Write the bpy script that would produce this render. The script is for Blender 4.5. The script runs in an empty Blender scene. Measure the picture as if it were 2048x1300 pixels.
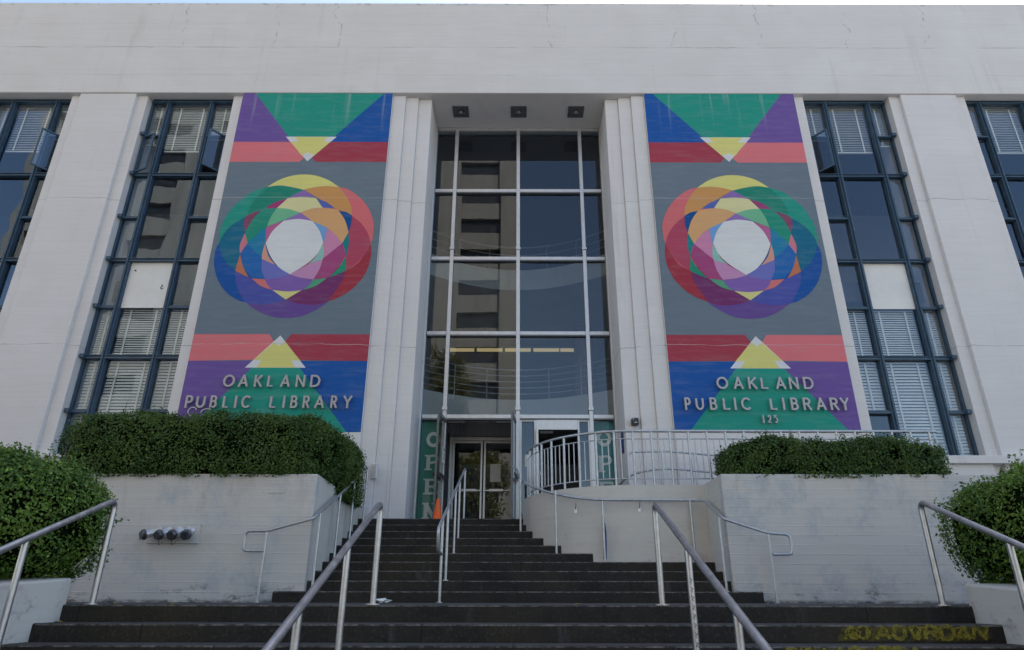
import bpy, math, random
import numpy as np
from mathutils import Matrix, Vector
R = math.radians
random.seed(7); rng = np.random.default_rng(7)
sc = bpy.context.scene
COL = sc.collection

# ------------------------------------------------------------------ camera
F, PITCH, PCX, PCY, CAMZ = 1311.0, R(22.61), 1036.0, 650.0, 0.06
cam = bpy.data.cameras.new('camera'); camo = bpy.data.objects.new('camera', cam); COL.objects.link(camo)
cam.sensor_width = 36; cam.lens = F / 2048 * 36; cam.shift_x = -(PCX - 1024) / 2048
cam.clip_end = 3000; cam.clip_start = 0.05
camo.matrix_world = Matrix.Translation((0, 0, CAMZ)) @ Matrix.Rotation(R(90) + PITCH, 4, 'X') @ Matrix.Rotation(R(0.09), 4, 'Z')
sc.camera = camo
# ------------------------------------------------------------------ sky, sun, exposure
SUN_EL, SUN_AZ = 44, 34          # sun stands behind the library, a little to the right
w = bpy.data.worlds.new('World'); sc.world = w; w.use_nodes = True
nt = w.node_tree
sky = nt.nodes.new('ShaderNodeTexSky'); sky.sky_type = 'NISHITA'; sky.sun_disc = False
sky.sun_elevation = R(SUN_EL); sky.sun_rotation = R(SUN_AZ)
sky.air_density = 1.0; sky.dust_density = 0.9; sky.ozone_density = 1.0
nt.links.new(sky.outputs[0], nt.nodes['Background'].inputs[0]); nt.nodes['Background'].inputs[1].default_value = 0.12
sun = bpy.data.lights.new('sun', 'SUN'); sun.energy = 3.6; sun.angle = R(0.5); sun.color = (1, .95, .87)
suno = bpy.data.objects.new('sun', sun); COL.objects.link(suno)
d = Vector((math.sin(R(SUN_AZ)) * math.cos(R(SUN_EL)), math.cos(R(SUN_AZ)) * math.cos(R(SUN_EL)), math.sin(R(SUN_EL))))
suno.rotation_euler = (-d).to_track_quat('-Z', 'Y').to_euler()
suno.location = (0, 10, 40)
vs = sc.view_settings
vs.view_transform = 'Standard'; vs.look = 'None'; vs.gamma = 1.0; vs.use_curve_mapping = False
vs.exposure = 1.56
try:
    vs.use_white_balance = True; vs.white_balance_temperature = 7150; vs.white_balance_tint = 12
except Exception: pass

# ------------------------------------------------------------------ pixel -> plane helpers (2048 x 1300 photo pixels)
cpn, spn = math.cos(PITCH), math.sin(PITCH)
def ray(x, y):
    a = (x - PCX) / F; b = (PCY - y) / F
    return a, cpn - b * spn, spn + b * cpn
def atY(x, y, Y):
    r = ray(x, y); t = Y / r[1]; return r[0] * t, CAMZ + r[2] * t

# ------------------------------------------------------------------ scene graph helpers
def thing(name, label, cat, loc=(0, 0, 0), group=None):
    o = bpy.data.objects.new(name, None); COL.objects.link(o); o.location = loc; o.empty_display_size = .2
    o['label'] = label; o['category'] = cat
    if group: o['group'] = group
    return o
def worldloc(o):
    v = Vector((0, 0, 0))
    while o: v += o.location; o = o.parent
    return v
class MB:
    def __init__(s): s.v = []; s.f = []; s.m = []; s.sm = []; s.cur = 0; s.smooth = False
    def add(s, vs, fs):
        b = len(s.v); s.v += [tuple(p) for p in vs]
        for f in fs: s.f.append([b + i for i in f]); s.m.append(s.cur); s.sm.append(s.smooth)
        return s
    def box(s, x0, x1, y0, y1, z0, z1):
        x0, x1 = min(x0, x1), max(x0, x1); y0, y1 = min(y0, y1), max(y0, y1); z0, z1 = min(z0, z1), max(z0, z1)
        return s.add([(x0, y0, z0), (x1, y0, z0), (x1, y1, z0), (x0, y1, z0), (x0, y0, z1), (x1, y0, z1), (x1, y1, z1), (x0, y1, z1)],
                     [(0, 3, 2, 1), (4, 5, 6, 7), (0, 1, 5, 4), (1, 2, 6, 5), (2, 3, 7, 6), (3, 0, 4, 7)])
    def prism(s, poly, a0, a1, axis='z'):
        n = len(poly)
        area = sum(poly[i][0] * poly[(i + 1) % n][1] - poly[(i + 1) % n][0] * poly[i][1] for i in range(n))
        if area < 0: poly = poly[::-1]
        if axis == 'z': P = lambda p, a: (p[0], p[1], a)
        elif axis == 'y': P = lambda p, a: (p[0], -a, p[1])   # a = -Y
        else: P = lambda p, a: (a, p[0], p[1])
        if axis == 'y': a0, a1 = -a1, -a0
        return s.add([P(p, a0) for p in poly] + [P(p, a1) for p in poly],
                     [tuple(range(n))[::-1], tuple(range(n, 2 * n))] + [(i, (i + 1) % n, n + (i + 1) % n, n + i) for i in range(n)])
    def tube(s, path, r, n=10, caps=True):
        path = [Vector(p) for p in path]; m = len(path); vs = []; up = None
        for i, p in enumerate(path):
            t = (path[min(i + 1, m - 1)] - path[max(i - 1, 0)]).normalized()
            if up is None: up = Vector((0, 0, 1)) if abs(t.z) < .9 else Vector((1, 0, 0))
            a = (up - t * up.dot(t)).normalized(); b = t.cross(a); up = a
            rr = r[i] if isinstance(r, (list, tuple)) else r
            for k in range(n):
                q = 2 * math.pi * k / n; vs.append(p + (a * math.cos(q) + b * math.sin(q)) * rr)
        fs = []
        for i in range(m - 1):
            for k in range(n):
                k2 = (k + 1) % n; fs.append((i * n + k, i * n + k2, (i + 1) * n + k2, (i + 1) * n + k))
        sm = s.smooth; s.smooth = True; s.add(vs, fs); s.smooth = sm
        if caps:
            s.add(vs[:n], [tuple(range(n))[::-1]]); s.add(vs[-n:], [tuple(range(n))])
        return s
    def strip(s, pl, wd, y0, y1, closed=False):
        """a 2-D stroke (x, z) of width wd, front face at y0, back at y1"""
        n = len(pl); L = []; Rr = []
        for i in range(n):
            if closed: p, q = pl[(i - 1) % n], pl[(i + 1) % n]
            else: p, q = pl[max(i - 1, 0)], pl[min(i + 1, n - 1)]
            dx, dz = q[0] - p[0], q[1] - p[1]; l = math.hypot(dx, dz) or 1
            k = 1.0
            if 0 < i < n - 1 or closed:
                ax, az = pl[i][0] - p[0], pl[i][1] - p[1]; la = math.hypot(ax, az) or 1
                c = (ax * dx + az * dz) / la / l; k = 1 / max(c, .5)
            nx, nz = -dz / l * wd / 2 * k, dx / l * wd / 2 * k
            L.append((pl[i][0] + nx, pl[i][1] + nz)); Rr.append((pl[i][0] - nx, pl[i][1] - nz))
        vs = [(a, y0, b) for a, b in L] + [(a, y0, b) for a, b in Rr] + [(a, y1, b) for a, b in L] + [(a, y1, b) for a, b in Rr]
        fs = []
        for i in range(n if closed else n - 1):
            j = (i + 1) % n
            fs += [(i, n + i, n + j, j), (i, j, 2 * n + j, 2 * n + i), (n + i, 3 * n + i, 3 * n + j, n + j)]
        if not closed: fs += [(0, 2 * n, 3 * n, n), (n - 1, 2 * n - 1, 4 * n - 1, 3 * n - 1)]
        return s.add(vs, fs)
    def build(s, name, mat, parent=None, bevel=0, label=None):
        me = bpy.data.meshes.new(name); off = worldloc(parent) if parent else Vector((0, 0, 0))
        me.from_pydata([(p[0] - off.x, p[1] - off.y, p[2] - off.z) for p in s.v], [], s.f)
        for m in (mat if isinstance(mat, (list, tuple)) else [mat]): me.materials.append(m)
        me.polygons.foreach_set('material_index', s.m); me.polygons.foreach_set('use_smooth', s.sm); me.update()
        o = bpy.data.objects.new(name, me); COL.objects.link(o)
        if parent: o.parent = parent
        if bevel:
            b = o.modifiers.new('bevel', 'BEVEL'); b.width = bevel; b.segments = 2; b.limit_method = 'ANGLE'
        if label: o['label'] = label
        return o
def structure(o): o['kind'] = 'structure'; return o
def tag(o, label, cat, group=None):
    o['label'] = label; o['category'] = cat
    if group: o['group'] = group
    return o
def fillet(pts, r, n=6):
    pts = [Vector(p) for p in pts]; out = [pts[0]]
    for i in range(1, len(pts) - 1):
        p = pts[i]; a = (pts[i - 1] - p); b = (pts[i + 1] - p)
        rr = min(r, a.length * .48, b.length * .48); a = p + a.normalized() * rr; b = p + b.normalized() * rr
        for k in range(n + 1):
            t = k / n; out.append(a * (1 - t) ** 2 + p * 2 * t * (1 - t) + b * t * t)
    return out + [pts[-1]]

# ------------------------------------------------------------------ materials
def lin(c):
    return tuple((x / 255 / 12.92 if x / 255 <= .04045 else ((x / 255 + .055) / 1.055) ** 2.4) for x in c)
class Sh:
    def __init__(s, name):
        s.mat = bpy.data.materials.new(name); s.mat.use_nodes = True; s.t = s.mat.node_tree
        s.p = s.t.nodes['Principled BSDF']; s.out = s.t.nodes['Material Output']
        s.pos = s.n('ShaderNodeNewGeometry').outputs['Position']; s.geo = s.t.nodes[-1]
    def n(s, t): return s.t.nodes.new(t)
    def set(s, sock, v):
        if hasattr(v, 'is_output') or isinstance(v, bpy.types.NodeSocket): s.t.links.new(v, sock)
        elif isinstance(v, (tuple, list)) and len(v) == 3 and sock.type == 'RGBA': sock.default_value = (*v, 1)
        else: sock.default_value = v
    def math(s, op, a, b=0.0, clamp=False):
        m = s.n('ShaderNodeMath'); m.operation = op; m.use_clamp = clamp; s.set(m.inputs[0], a); s.set(m.inputs[1], b); return m.outputs[0]
    def scale(s, v):
        m = s.n('ShaderNodeVectorMath'); m.operation = 'MULTIPLY'; s.set(m.inputs[0], s.pos); m.inputs[1].default_value = v; return m.outputs[0]
    def noise(s, sc_=1.0, v=(1, 1, 1), detail=3.0, rough=.55):
        m = s.n('ShaderNodeTexNoise'); s.set(m.inputs['Vector'], s.scale(v)); m.inputs['Scale'].default_value = sc_
        m.inputs['Detail'].default_value = detail; m.inputs['Roughness'].default_value = rough; return m.outputs['Fac']
    def ramp(s, x, a, b, lo=0.0, hi=1.0):
        m = s.n('ShaderNodeMapRange'); s.set(m.inputs[0], x); m.inputs[1].default_value = a; m.inputs[2].default_value = b
        m.inputs[3].default_value = lo; m.inputs[4].default_value = hi; m.clamp = True; return m.outputs[0]
    def mix(s, f, a, b, mode='MIX'):
        m = s.n('ShaderNodeMix'); m.data_type = 'RGBA'; m.blend_type = mode; s.set(m.inputs[0], f); s.set(m.inputs[6], a); s.set(m.inputs[7], b); return m.outputs[2]
    def xyz(s):
        m = s.n('ShaderNodeSeparateXYZ'); s.set(m.inputs[0], s.pos); return m.outputs
    def bump(s, h, dist=.01, strength=1.0):
        m = s.n('ShaderNodeBump'); s.set(m.inputs['Height'], h); m.inputs['Distance'].default_value = dist; m.inputs['Strength'].default_value = strength
        s.set(s.p.inputs['Normal'], m.outputs[0])
def band(s, x, c, wd):   # 1 inside |x-c|<wd
    return s.math('LESS_THAN', s.math('ABSOLUTE', s.math('SUBTRACT', x, c)), wd)
JOINTS = (8.87, 5.13)
def concrete(name, base, kind='facade', attr=False):
    s = Sh(name); x, y, z = s.xyz()
    fine = s.noise(1.0, (.8, .8, 24), 4, .65)        # board-formed grain
    mott = s.noise(.9, (1, 1, 1), 4, .6)
    pit = s.noise(24.0, (1, 1, 1), 1)
    if attr:
        a = s.n('ShaderNodeAttribute'); a.attribute_name = 'paint'; c = a.outputs['Color']
        wear = s.ramp(s.noise(1.6, (1, 1, 6), 5, .7), .48, .75, 0, .17)
        c = s.mix(wear, c, (.36, .37, .40))
        drip = s.math('MULTIPLY', s.ramp(s.noise(1.0, (5, 1, .25), 3, .6), .6, .72), s.ramp(z, 10.7, 12.0))
        c = s.mix(s.math('MULTIPLY', drip, .45), c, (.4, .5, .5))
    else: c = base
    c = s.mix(s.ramp(mott, .3, .7, 0, .2), c, (.7, .7, .72), 'MULTIPLY') if attr else s.mix(s.ramp(mott, .3, .7, 0, .16), c, (.45, .42, .37) if kind != 'facade' else (.52, .51, .5))
    c = s.mix(s.ramp(fine, .35, .7, 0, .09), c, (.3, .3, .3), 'MULTIPLY')
    h = s.math('MULTIPLY', fine, .35)
    if kind == 'planter':
        zz = s.math('ADD', s.math('DIVIDE', z, .128), s.ramp(s.noise(.8), .3, .7, -.05, .05))
        fr = s.math('FRACT', zz); line = s.ramp(s.math('ABSOLUTE', s.math('SUBTRACT', fr, .5)), .44, .5)
        line = s.math('MULTIPLY', line, s.ramp(s.noise(3.0, (1, 1, .4)), .35, .6, .25, 1))
        h = s.math('ADD', h, s.math('MULTIPLY', line, .8)); c = s.mix(s.math('MULTIPLY', line, .35), c, (.80, .80, .80))
        h = s.math('ADD', h, s.math('MULTIPLY', s.noise(14, (1, 1, 1), 3), .5))
        sm = s.ramp(s.noise(1.3, (1.2, 1, 1), 5, .75), .5, .64, 0, .6)
        c = s.mix(sm, c, (.35, .41, .46))                          # painted-out tags
        st = s.math('MULTIPLY', s.ramp(s.noise(2.2, (2.2, 1, .5), 4, .65), .55, .7), s.ramp(z, .9, 1.75))
        c = s.mix(s.math('MULTIPLY', st, .4), c, (.3, .29, .27))    # drips from the coping
        gr = s.math('MULTIPLY', s.ramp(s.noise(3.0, (1.2, 1.2, 2.5), 4, .7), .56, .66), s.ramp(z, .34, .02))
        ft = s.math('MULTIPLY', s.ramp(z, .045, .01), s.ramp(s.noise(4.0, (1, 1, 2), 4, .7), .35, .55))
        c = s.mix(s.math('MULTIPLY', ft, .8), c, (.04, .04, .04))
        c = s.mix(s.math('MULTIPLY', gr, .85), c, (.05, .05, .06))  # scuffs along the foot
        rd = s.math('MULTIPLY', s.ramp(s.noise(2.0, (1, 1, 1.5), 2), .66, .72), s.ramp(z, .22, .02))
        c = s.mix(s.math('MULTIPLY', rd, .6), c, (.35, .08, .07))
    elif kind == 'plaster':
        h = s.math('ADD', s.math('MULTIPLY', s.noise(8, (1, 1, 1), 4), .8), s.math('MULTIPLY', fine, .08))
        c = s.mix(s.ramp(s.noise(1.7, (1, 1, .6), 5, .7), .56, .72, 0, .35), c, (.36, .38, .4))
        gz = s.math('MULTIPLY', s.ramp(s.noise(3.3, (1, 1, 1.6), 5, .75), .56, .68), s.ramp(z, .3, .0, .25, 1))
        c = s.mix(s.math('MULTIPLY', gz, .55), c, (.16, .16, .17))
        c = s.mix(s.math('MULTIPLY', s.ramp(s.noise(23, (1, 1, 1), 2), .72, .76), .3), c, (.10, .09, .08))
        tag_ = s.math('MULTIPLY', s.ramp(s.noise(2.4, (1, 1, 1.6), 3), .64, .7), s.ramp(z, 1.2, .6))
        c = s.mix(s.math('MULTIPLY', tag_, .3), c, (.42, .25, .3))
    else:
        for zj in JOINTS:
            wob = s.math('ADD', z, s.ramp(s.noise(2.0), .3, .7, -.02, .02))
            j = s.math('MULTIPLY', band(s, wob, zj, .008), s.ramp(s.noise(1.2, (1, 1, .2)), .4, .55, .25, 1))
            c = s.mix(s.math('MULTIPLY', j, .55 if not attr else .5), c, (.16, .15, .14) if not attr else (.5, .5, .5))
        if kind == 'frieze':
            for zj, am in ((13.57, .6), (12.63, .25), (14.4, .12)):
                wob = s.math('ADD', z, s.ramp(s.noise(3.0), .3, .7, -.012, .012))
                j = s.math('MULTIPLY', band(s, wob, zj, .009), s.ramp(s.noise(.9, (1, 1, .1)), .42, .62, .12, 1))
                c = s.mix(s.math('MULTIPLY', j, am), c, (.13, .12, .11))
            # vertical settlement cracks above the joint
            xw = s.math('ADD', x, s.math('ADD', s.ramp(s.noise(.7, (.05, 1, 1)), .3, .7, -.35, .35), s.ramp(s.noise(6, (.3, 1, 1), 4, .8), .3, .7, -.06, .06)))
            for xc in (-8.9, -6.4, -4.7, 1.0, 4.3, 6.6, 8.9, 11.0):
                ck = s.math('MULTIPLY', band(s, xw, xc, .012), s.math('GREATER_THAN', z, 13.57))
                ck = s.math('MULTIPLY', ck, s.ramp(s.noise(3.5, (1, 1, 1), 4, .8), .47, .6))
                c = s.mix(s.math('MULTIPLY', ck, .6), c, (.14, .13, .12))
            ed = s.math('MULTIPLY', s.ramp(z, 15.05, 15.17), s.ramp(s.noise(5, (1, 1, 2), 3), .55, .65))
            c = s.mix(s.math('MULTIPLY', ed, .6), c, (.12, .12, .11))
    if kind in ('facade', 'frieze') and not attr:
        dr = s.math('MULTIPLY', s.ramp(s.noise(1.0, (3.2, 3.2, .12), 4, .65), .58, .74), s.ramp(s.noise(.6), .4, .6))
        c = s.mix(s.math('MULTIPLY', dr, .36), c, (.40, .37, .32))
        pt = s.ramp(s.noise(.55, (1, 1, 1.3), 2, .4), .60, .612)
        c = s.mix(s.math('MULTIPLY', pt, .10), c, (.78, .79, .80))
    holes = s.math('MULTIPLY', s.ramp(pit, .78, .80), .55 if kind != 'plaster' else .2)
    c = s.mix(holes, c, (.12, .11, .1))
    s.set(s.p.inputs['Base Color'], c); s.p.inputs['Roughness'].default_value = .75; s.p.inputs['Specular IOR Level'].default_value = .15
    s.bump(h, .007 if kind == 'planter' else .006, .8)
    return s.mat
def plain(name, c, rough=.5, metal=0.0, var=.15, nscale=6.0, bump=0.0, spec=.5):
    s = Sh(name); f = s.noise(nscale, (1, 1, 1), 4, .65)
    cc = s.mix(s.ramp(f, .3, .7, 0, 1), tuple(v * (1 - var) for v in c), tuple(min(1, v * (1 + var)) for v in c))
    s.set(s.p.inputs['Base Color'], cc); s.p.inputs['Metallic'].default_value = metal
    s.set(s.p.inputs['Roughness'], s.ramp(f, .3, .7, rough * .85, min(1, rough * 1.15))); s.p.inputs['Specular IOR Level'].default_value = spec
    if bump: s.bump(s.noise(nscale * 6, (1, 1, 1), 3), bump)
    return s.mat
def emit(name, c, st):
    s = Sh(name); s.p.inputs['Base Color'].default_value = (*c, 1); s.p.inputs['Emission Color'].default_value = (*c, 1); s.p.inputs['Emission Strength'].default_value = st; return s.mat
def glass(name, tint=(.75, .8, .8), ior=1.75, wave=.0, wscale=.8, rough=.004, refl=(.78, .89, 1.0)):
    s = Sh(name); t = s.t
    tr = s.n('ShaderNodeBsdfTransparent'); tr.inputs[0].default_value = (*tint, 1)
    gl = s.n('ShaderNodeBsdfGlossy'); gl.inputs[0].default_value = (*refl, 1); gl.inputs['Roughness'].default_value = rough
    fr = s.n('ShaderNodeFresnel'); s.set(fr.inputs[0], s.ramp(s.geo.outputs['Backfacing'], 0, 1, ior, 1 / ior))
    mx = s.n('ShaderNodeMixShader')
    if wave:
        b = s.n('ShaderNodeBump'); s.set(b.inputs['Height'], s.noise(wscale, (1, 1, .8), 1)); b.inputs['Distance'].default_value = wave
        s.set(gl.inputs['Normal'], b.outputs[0])
    t.links.new(fr.outputs[0], mx.inputs[0]); t.links.new(tr.outputs[0], mx.inputs[1]); t.links.new(gl.outputs[0], mx.inputs[2])
    t.links.new(mx.outputs[0], s.out.inputs[0]); return s.mat
def stairmat(name):
    s = Sh(name); x, y, z = s.xyz()
    a = s.noise(1.4, (1, 1, 1.5), 5, .7); b = s.noise(40, (1, 1, 1), 2)
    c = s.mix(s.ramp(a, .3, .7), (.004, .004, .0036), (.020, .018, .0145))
    c = s.mix(s.ramp(s.noise(.7, (1, .4, .5), 4, .7), .45, .68, 0, .75), c, (.032, .025, .014))     # olive grime
    c = s.mix(s.ramp(b, .55, .75, 0, .55), c, (.060, .057, .050))
    c = s.mix(s.ramp(s.noise(3.1, (1, .6, .6), 5, .75), .56, .72, 0, .6), c, (.0035, .0035, .003))
    c = s.mix(s.ramp(s.noise(1.9, (1.4, 1, .3), 4, .7), .62, .72, 0, .35), c, (.10, .105, .11))  # chalky scuffs
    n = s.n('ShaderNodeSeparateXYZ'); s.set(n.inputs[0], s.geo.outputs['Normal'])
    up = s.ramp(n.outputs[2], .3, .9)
    c = s.mix(s.math('MULTIPLY', up, .55), c, (.065, .060, .060))                                # upward faces are paler
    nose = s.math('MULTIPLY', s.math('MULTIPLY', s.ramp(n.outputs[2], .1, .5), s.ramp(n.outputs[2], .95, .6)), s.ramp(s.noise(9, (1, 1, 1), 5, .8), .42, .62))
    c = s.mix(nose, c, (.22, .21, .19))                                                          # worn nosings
    js = s.math('FRACT', s.math('DIVIDE', s.math('ADD', x, s.math('MULTIPLY', s.math('FLOOR', s.math('DIVIDE', z, .142)), .77)), 2.35))
    c = s.mix(s.math('LESS_THAN', js, .004), c, (.003, .003, .003))
    s.set(s.p.inputs['Base Color'], c); s.p.inputs['Roughness'].default_value = .85
    s.bump(s.math('ADD', s.noise(30, (1, 1, 1), 3), a), .006); return s.mat
def leafmat(name, c1, c2, c3):
    s = Sh(name); r = s.geo.outputs['Random Per Island']
    c = s.mix(s.ramp(r, 0, .6), c1, c2); c = s.mix(s.ramp(r, .8, 1), c, c3)
    c = s.mix(s.ramp(s.noise(1.6, (1, 1, 1), 3), .4, .65, 0, .5), c, c3)
    s.set(s.p.inputs['Base Color'], c); s.p.inputs['Roughness'].default_value = .5; s.p.inputs['Specular IOR Level'].default_value = .3
    tr = s.n('ShaderNodeBsdfTranslucent'); s.set(tr.inputs[0], c); mx = s.n('ShaderNodeMixShader'); mx.inputs[0].default_value = .25
    s.t.links.new(s.p.outputs[0], mx.inputs[1]); s.t.links.new(tr.outputs[0], mx.inputs[2]); s.t.links.new(mx.outputs[0], s.out.inputs[0]); return s.mat
M = {}
M['facade'] = concrete('painted_concrete', (.69, .68, .68))
M['frieze'] = concrete('painted_frieze', (.70, .69, .68), 'frieze')
M['planter'] = concrete('painted_board_concrete', (.58, .57, .55), 'planter')
M['plaster'] = concrete('painted_smooth_concrete', (.60, .59, .55), 'plaster')
M['mural'] = concrete('mural_paint', None, 'facade', attr=True)
M['stair'] = stairmat('stair_concrete')
M['pave'] = plain('sidewalk', (.28, .27, .26), .9, var=.2, nscale=2, bump=.004)
M['road'] = plain('asphalt', (.05, .05, .05), .9, var=.3, nscale=3, bump=.006)
M['steel'] = plain('galvanised_pipe', (.44, .44, .455), .33, .85, .2, 12, .0006)
M['railgrey'] = plain('grey_steel_rail', (.46, .48, .50), .36, .6, .18, 12)
M['alu'] = plain('anodised_aluminium', (.55, .56, .58), .38, .55, .08, 8)
M['alud'] = plain('dark_aluminium', (.13, .14, .15), .45, .4, .12, 8)
M['sash'] = plain('blue_painted_steel', (.032, .074, .122), .45, .0, .25, 7, .001)
M['blind'] = plain('ivory_blind', (.70, .68, .60), .6, var=.12, nscale=2)
M['board'] = plain('white_board', (.72, .72, .70), .6, var=.1, nscale=1.2)
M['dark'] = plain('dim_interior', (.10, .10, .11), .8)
M['innerwall'] = plain('interior_plaster', (.34, .35, .37), .8, var=.05, nscale=1)
M['balc'] = plain('balcony_plaster', (.80, .80, .76), .7, var=.05, nscale=1)
M['black'] = plain('black_plastic', (.012, .012, .014), .35)
M['pink'] = plain('rose_column', (.42, .27, .27), .6)
M['glass'] = glass('entrance_glass', (.70, .78, .84), 1.74, .0020, .45)
M['clear'] = glass('sidelight_glass', (.92, .94, .93), 1.4, .001, .5)
M['wglass'] = glass('window_glass', (.86, .91, .95), 1.92, .0040, 1.0, refl=(.64, .82, 1.0))
M['dglass'] = glass('door_glass', (.6, .62, .6), 1.8, .001, .5)
M['letter'] = plain('cast_metal_letters', (.40, .39, .40), .45, .15, .12, 12)
M['lamp'] = emit('fluorescent_tube', (1, .80, .40), .13)
M['lamp2'] = emit('recessed_bulb', (1, .85, .5), 1.6)
M['paper'] = plain('paper', (.70, .70, .66), .8, var=.06)
M['ink'] = plain('ink', (.03, .03, .03), .8)
M['orange'] = plain('orange_plastic', (.86, .12, .012), .5, var=.06)
M['rubber'] = plain('rubber', (.03, .03, .03), .8)
M['bannerg'] = plain('green_banner', (.006, .16, .115), .55, var=.15, nscale=2)
M['bannert'] = plain('teal_banner', (.012, .17, .17), .55, var=.15, nscale=2)
M['bwhite'] = plain('banner_lettering', (.52, .56, .54), .6, var=.08)
M['brass'] = plain('weathered_brass', (.10, .105, .12), .4, .7, .4, 20)
def spraymat(thin_=False):
    s = Sh('yellow_overspray' if thin_ else 'yellow_spray'); c = (.25, .215, .03); s.p.inputs['Base Color'].default_value = (*c, 1); s.p.inputs['Roughness'].default_value = .9
    if thin_: s.set(s.p.inputs['Alpha'], s.ramp(s.noise(7, (1, 1, 2), 5, .7), .4, .7, .04, .5)); return s.mat
    s.set(s.p.inputs['Alpha'], s.ramp(s.noise(22, (1, 1, 1), 4, .75), .34, .6, .15, .95)); return s.mat
M['yellow'] = spraymat(); M['overspray'] = spraymat(True)
M['blues'] = plain('blue_spray', (.03, .05, .16), .8, var=.3)
M['bark'] = plain('bark', (.09, .065, .05), .9, var=.35, nscale=8, bump=.02)
M['core'] = plain('near_black_fill', (.006, .009, .004), 1.0, var=.5, nscale=12, spec=.0)  # near-black: shade inside the shrubs set as colour; also fills the planters
M['leaf'] = leafmat('boxwood_leaf', (.014, .038, .010), (.055, .125, .028), (.14, .22, .045))
M['leafb'] = leafmat('pittosporum_leaf', (.020, .060, .014), (.085, .19, .035), (.24, .36, .055))
M['treeleaf'] = leafmat('street_tree_leaf', (.09, .10, .022), (.17, .17, .04), (.28, .24, .07))
M['yleaf'] = plain('fallen_leaf', (.45, .36, .03), .7)
def towermat():
    s = Sh('tower_concrete'); c = s.mix(s.ramp(s.noise(.5, (4, 4, .35), 5, .75), .35, .7), (.36, .33, .29), (.25, .225, .195))
    s.set(s.p.inputs['Base Color'], c); s.p.inputs['Roughness'].default_value = .85; return s.mat
M['tower'] = towermat(); M['towerwin'] = plain('tower_window', (.045, .045, .047), .25, var=.8, nscale=2.2)

# ------------------------------------------------------------------ stroke alphabet
def arc(cx, cz, rx, rz, a0, a1, n=14): return [(cx + rx * math.cos(R(a0 + (a1 - a0) * i / n)), cz + rz * math.sin(R(a0 + (a1 - a0) * i / n))) for i in range(n + 1)]
def glyph(ch):
    """strokes in a unit box: list of (polyline, closed)"""
    if ch == 'O': return [(arc(.5, .5, .5, .5, 0, 345, 24), True)]
    if ch == 'A': return [([(0, 0), (.5, 1)], 0), ([(1, 0), (.5, 1)], 0), ([(.17, .3), (.83, .3)], 0)]
    if ch == 'K': return [([(0, 0), (0, 1)], 0), ([(.95, 1), (.05, .42)], 0), ([(.3, .58), (1, 0)], 0)]
    if ch == 'L': return [([(0, 1), (0, 0), (1, 0)], 0)]
    if ch == 'N': return [([(0, 0), (0, 1)], 0), ([(0, 1), (1, 0)], 0), ([(1, 0), (1, 1)], 0)]
    if ch == 'D': return [([(0, 1), (0, 0)], 0), ([(0, 0), (.4, 0)] + arc(.4, .5, .6, .5, -80, 80, 14) + [(.4, 1), (0, 1)], 0)]
    if ch == 'P': return [([(0, 0), (0, 1)], 0), ([(0, 1), (.55, 1)] + arc(.55, .73, .45, .27, 80, -80, 12) + [(.55, .46), (0, .46)], 0)]
    if ch == 'U': return [([(0, 1), (0, .4)] + arc(.5, .4, .5, .4, 190, 350, 14) + [(1, .4), (1, 1)], 0)]
    if ch == 'B': return [([(0, 0), (0, 1)], 0), ([(0, 1), (.5, 1)] + arc(.5, .77, .4, .23, 80, -80, 10) + [(.5, .54), (0, .54)], 0), ([(.5, .54)] + arc(.5, .27, .5, .27, 80, -80, 12) + [(.5, 0), (0, 0)], 0)]
    if ch == 'V': return [([(0, 1), (.5, 0)], 0), ([(1, 1), (.5, 0)], 0)]
    if ch == 'I': return [([(.5, 0), (.5, 1)], 0)]
    if ch == 'C': return [(arc(.52, .5, .52, .5, 45, 315, 22), 0)]
    if ch == 'R': return [([(0, 0), (0, 1)], 0), ([(0, 1), (.5, 1)] + arc(.5, .75, .42, .25, 80, -80, 12) + [(.5, .5), (0, .5)], 0), ([(.45, .5), (1, 0)], 0)]
    if ch == 'Y': return [([(0, 1), (.5, .48)], 0), ([(1, 1), (.5, .48)], 0), ([(.5, .52), (.5, 0)], 0)]
    if ch == '1': return [([(.5, 0), (.5, 1)], 0), ([(.5, .97), (.1, .8)], 0)]
    if ch == '2': return [(arc(.5, .72, .45, .28, 170, -30, 14) + [(.0, 0), (1, 0)], 0)]
    if ch == '5': return [([(.9, 1), (.2, 1), (.1, .55)] + arc(.45, .33, .5, .33, 115, -140, 16), 0)]
# ------------------------------------------------------------------ setting: ground and road
g = MB(); g.box(-400, 400, -400, 420, -1.7, -1.562); g.build('ground', M['pave']); structure(bpy.data.objects['ground'])
g = MB(); g.box(-300, 300, 1.0, 60, -1.56, -1.42); structure(g.build('sidewalk', M['pave']))
g = MB(); g.box(-300, 300, -13, .99, -1.561, -1.555); structure(g.build('road', M['road']))
g = MB(); g.box(-300, 300, -18, -13.01, -1.561, -1.43); structure(g.build('far_pavement', M['pave']))

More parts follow.
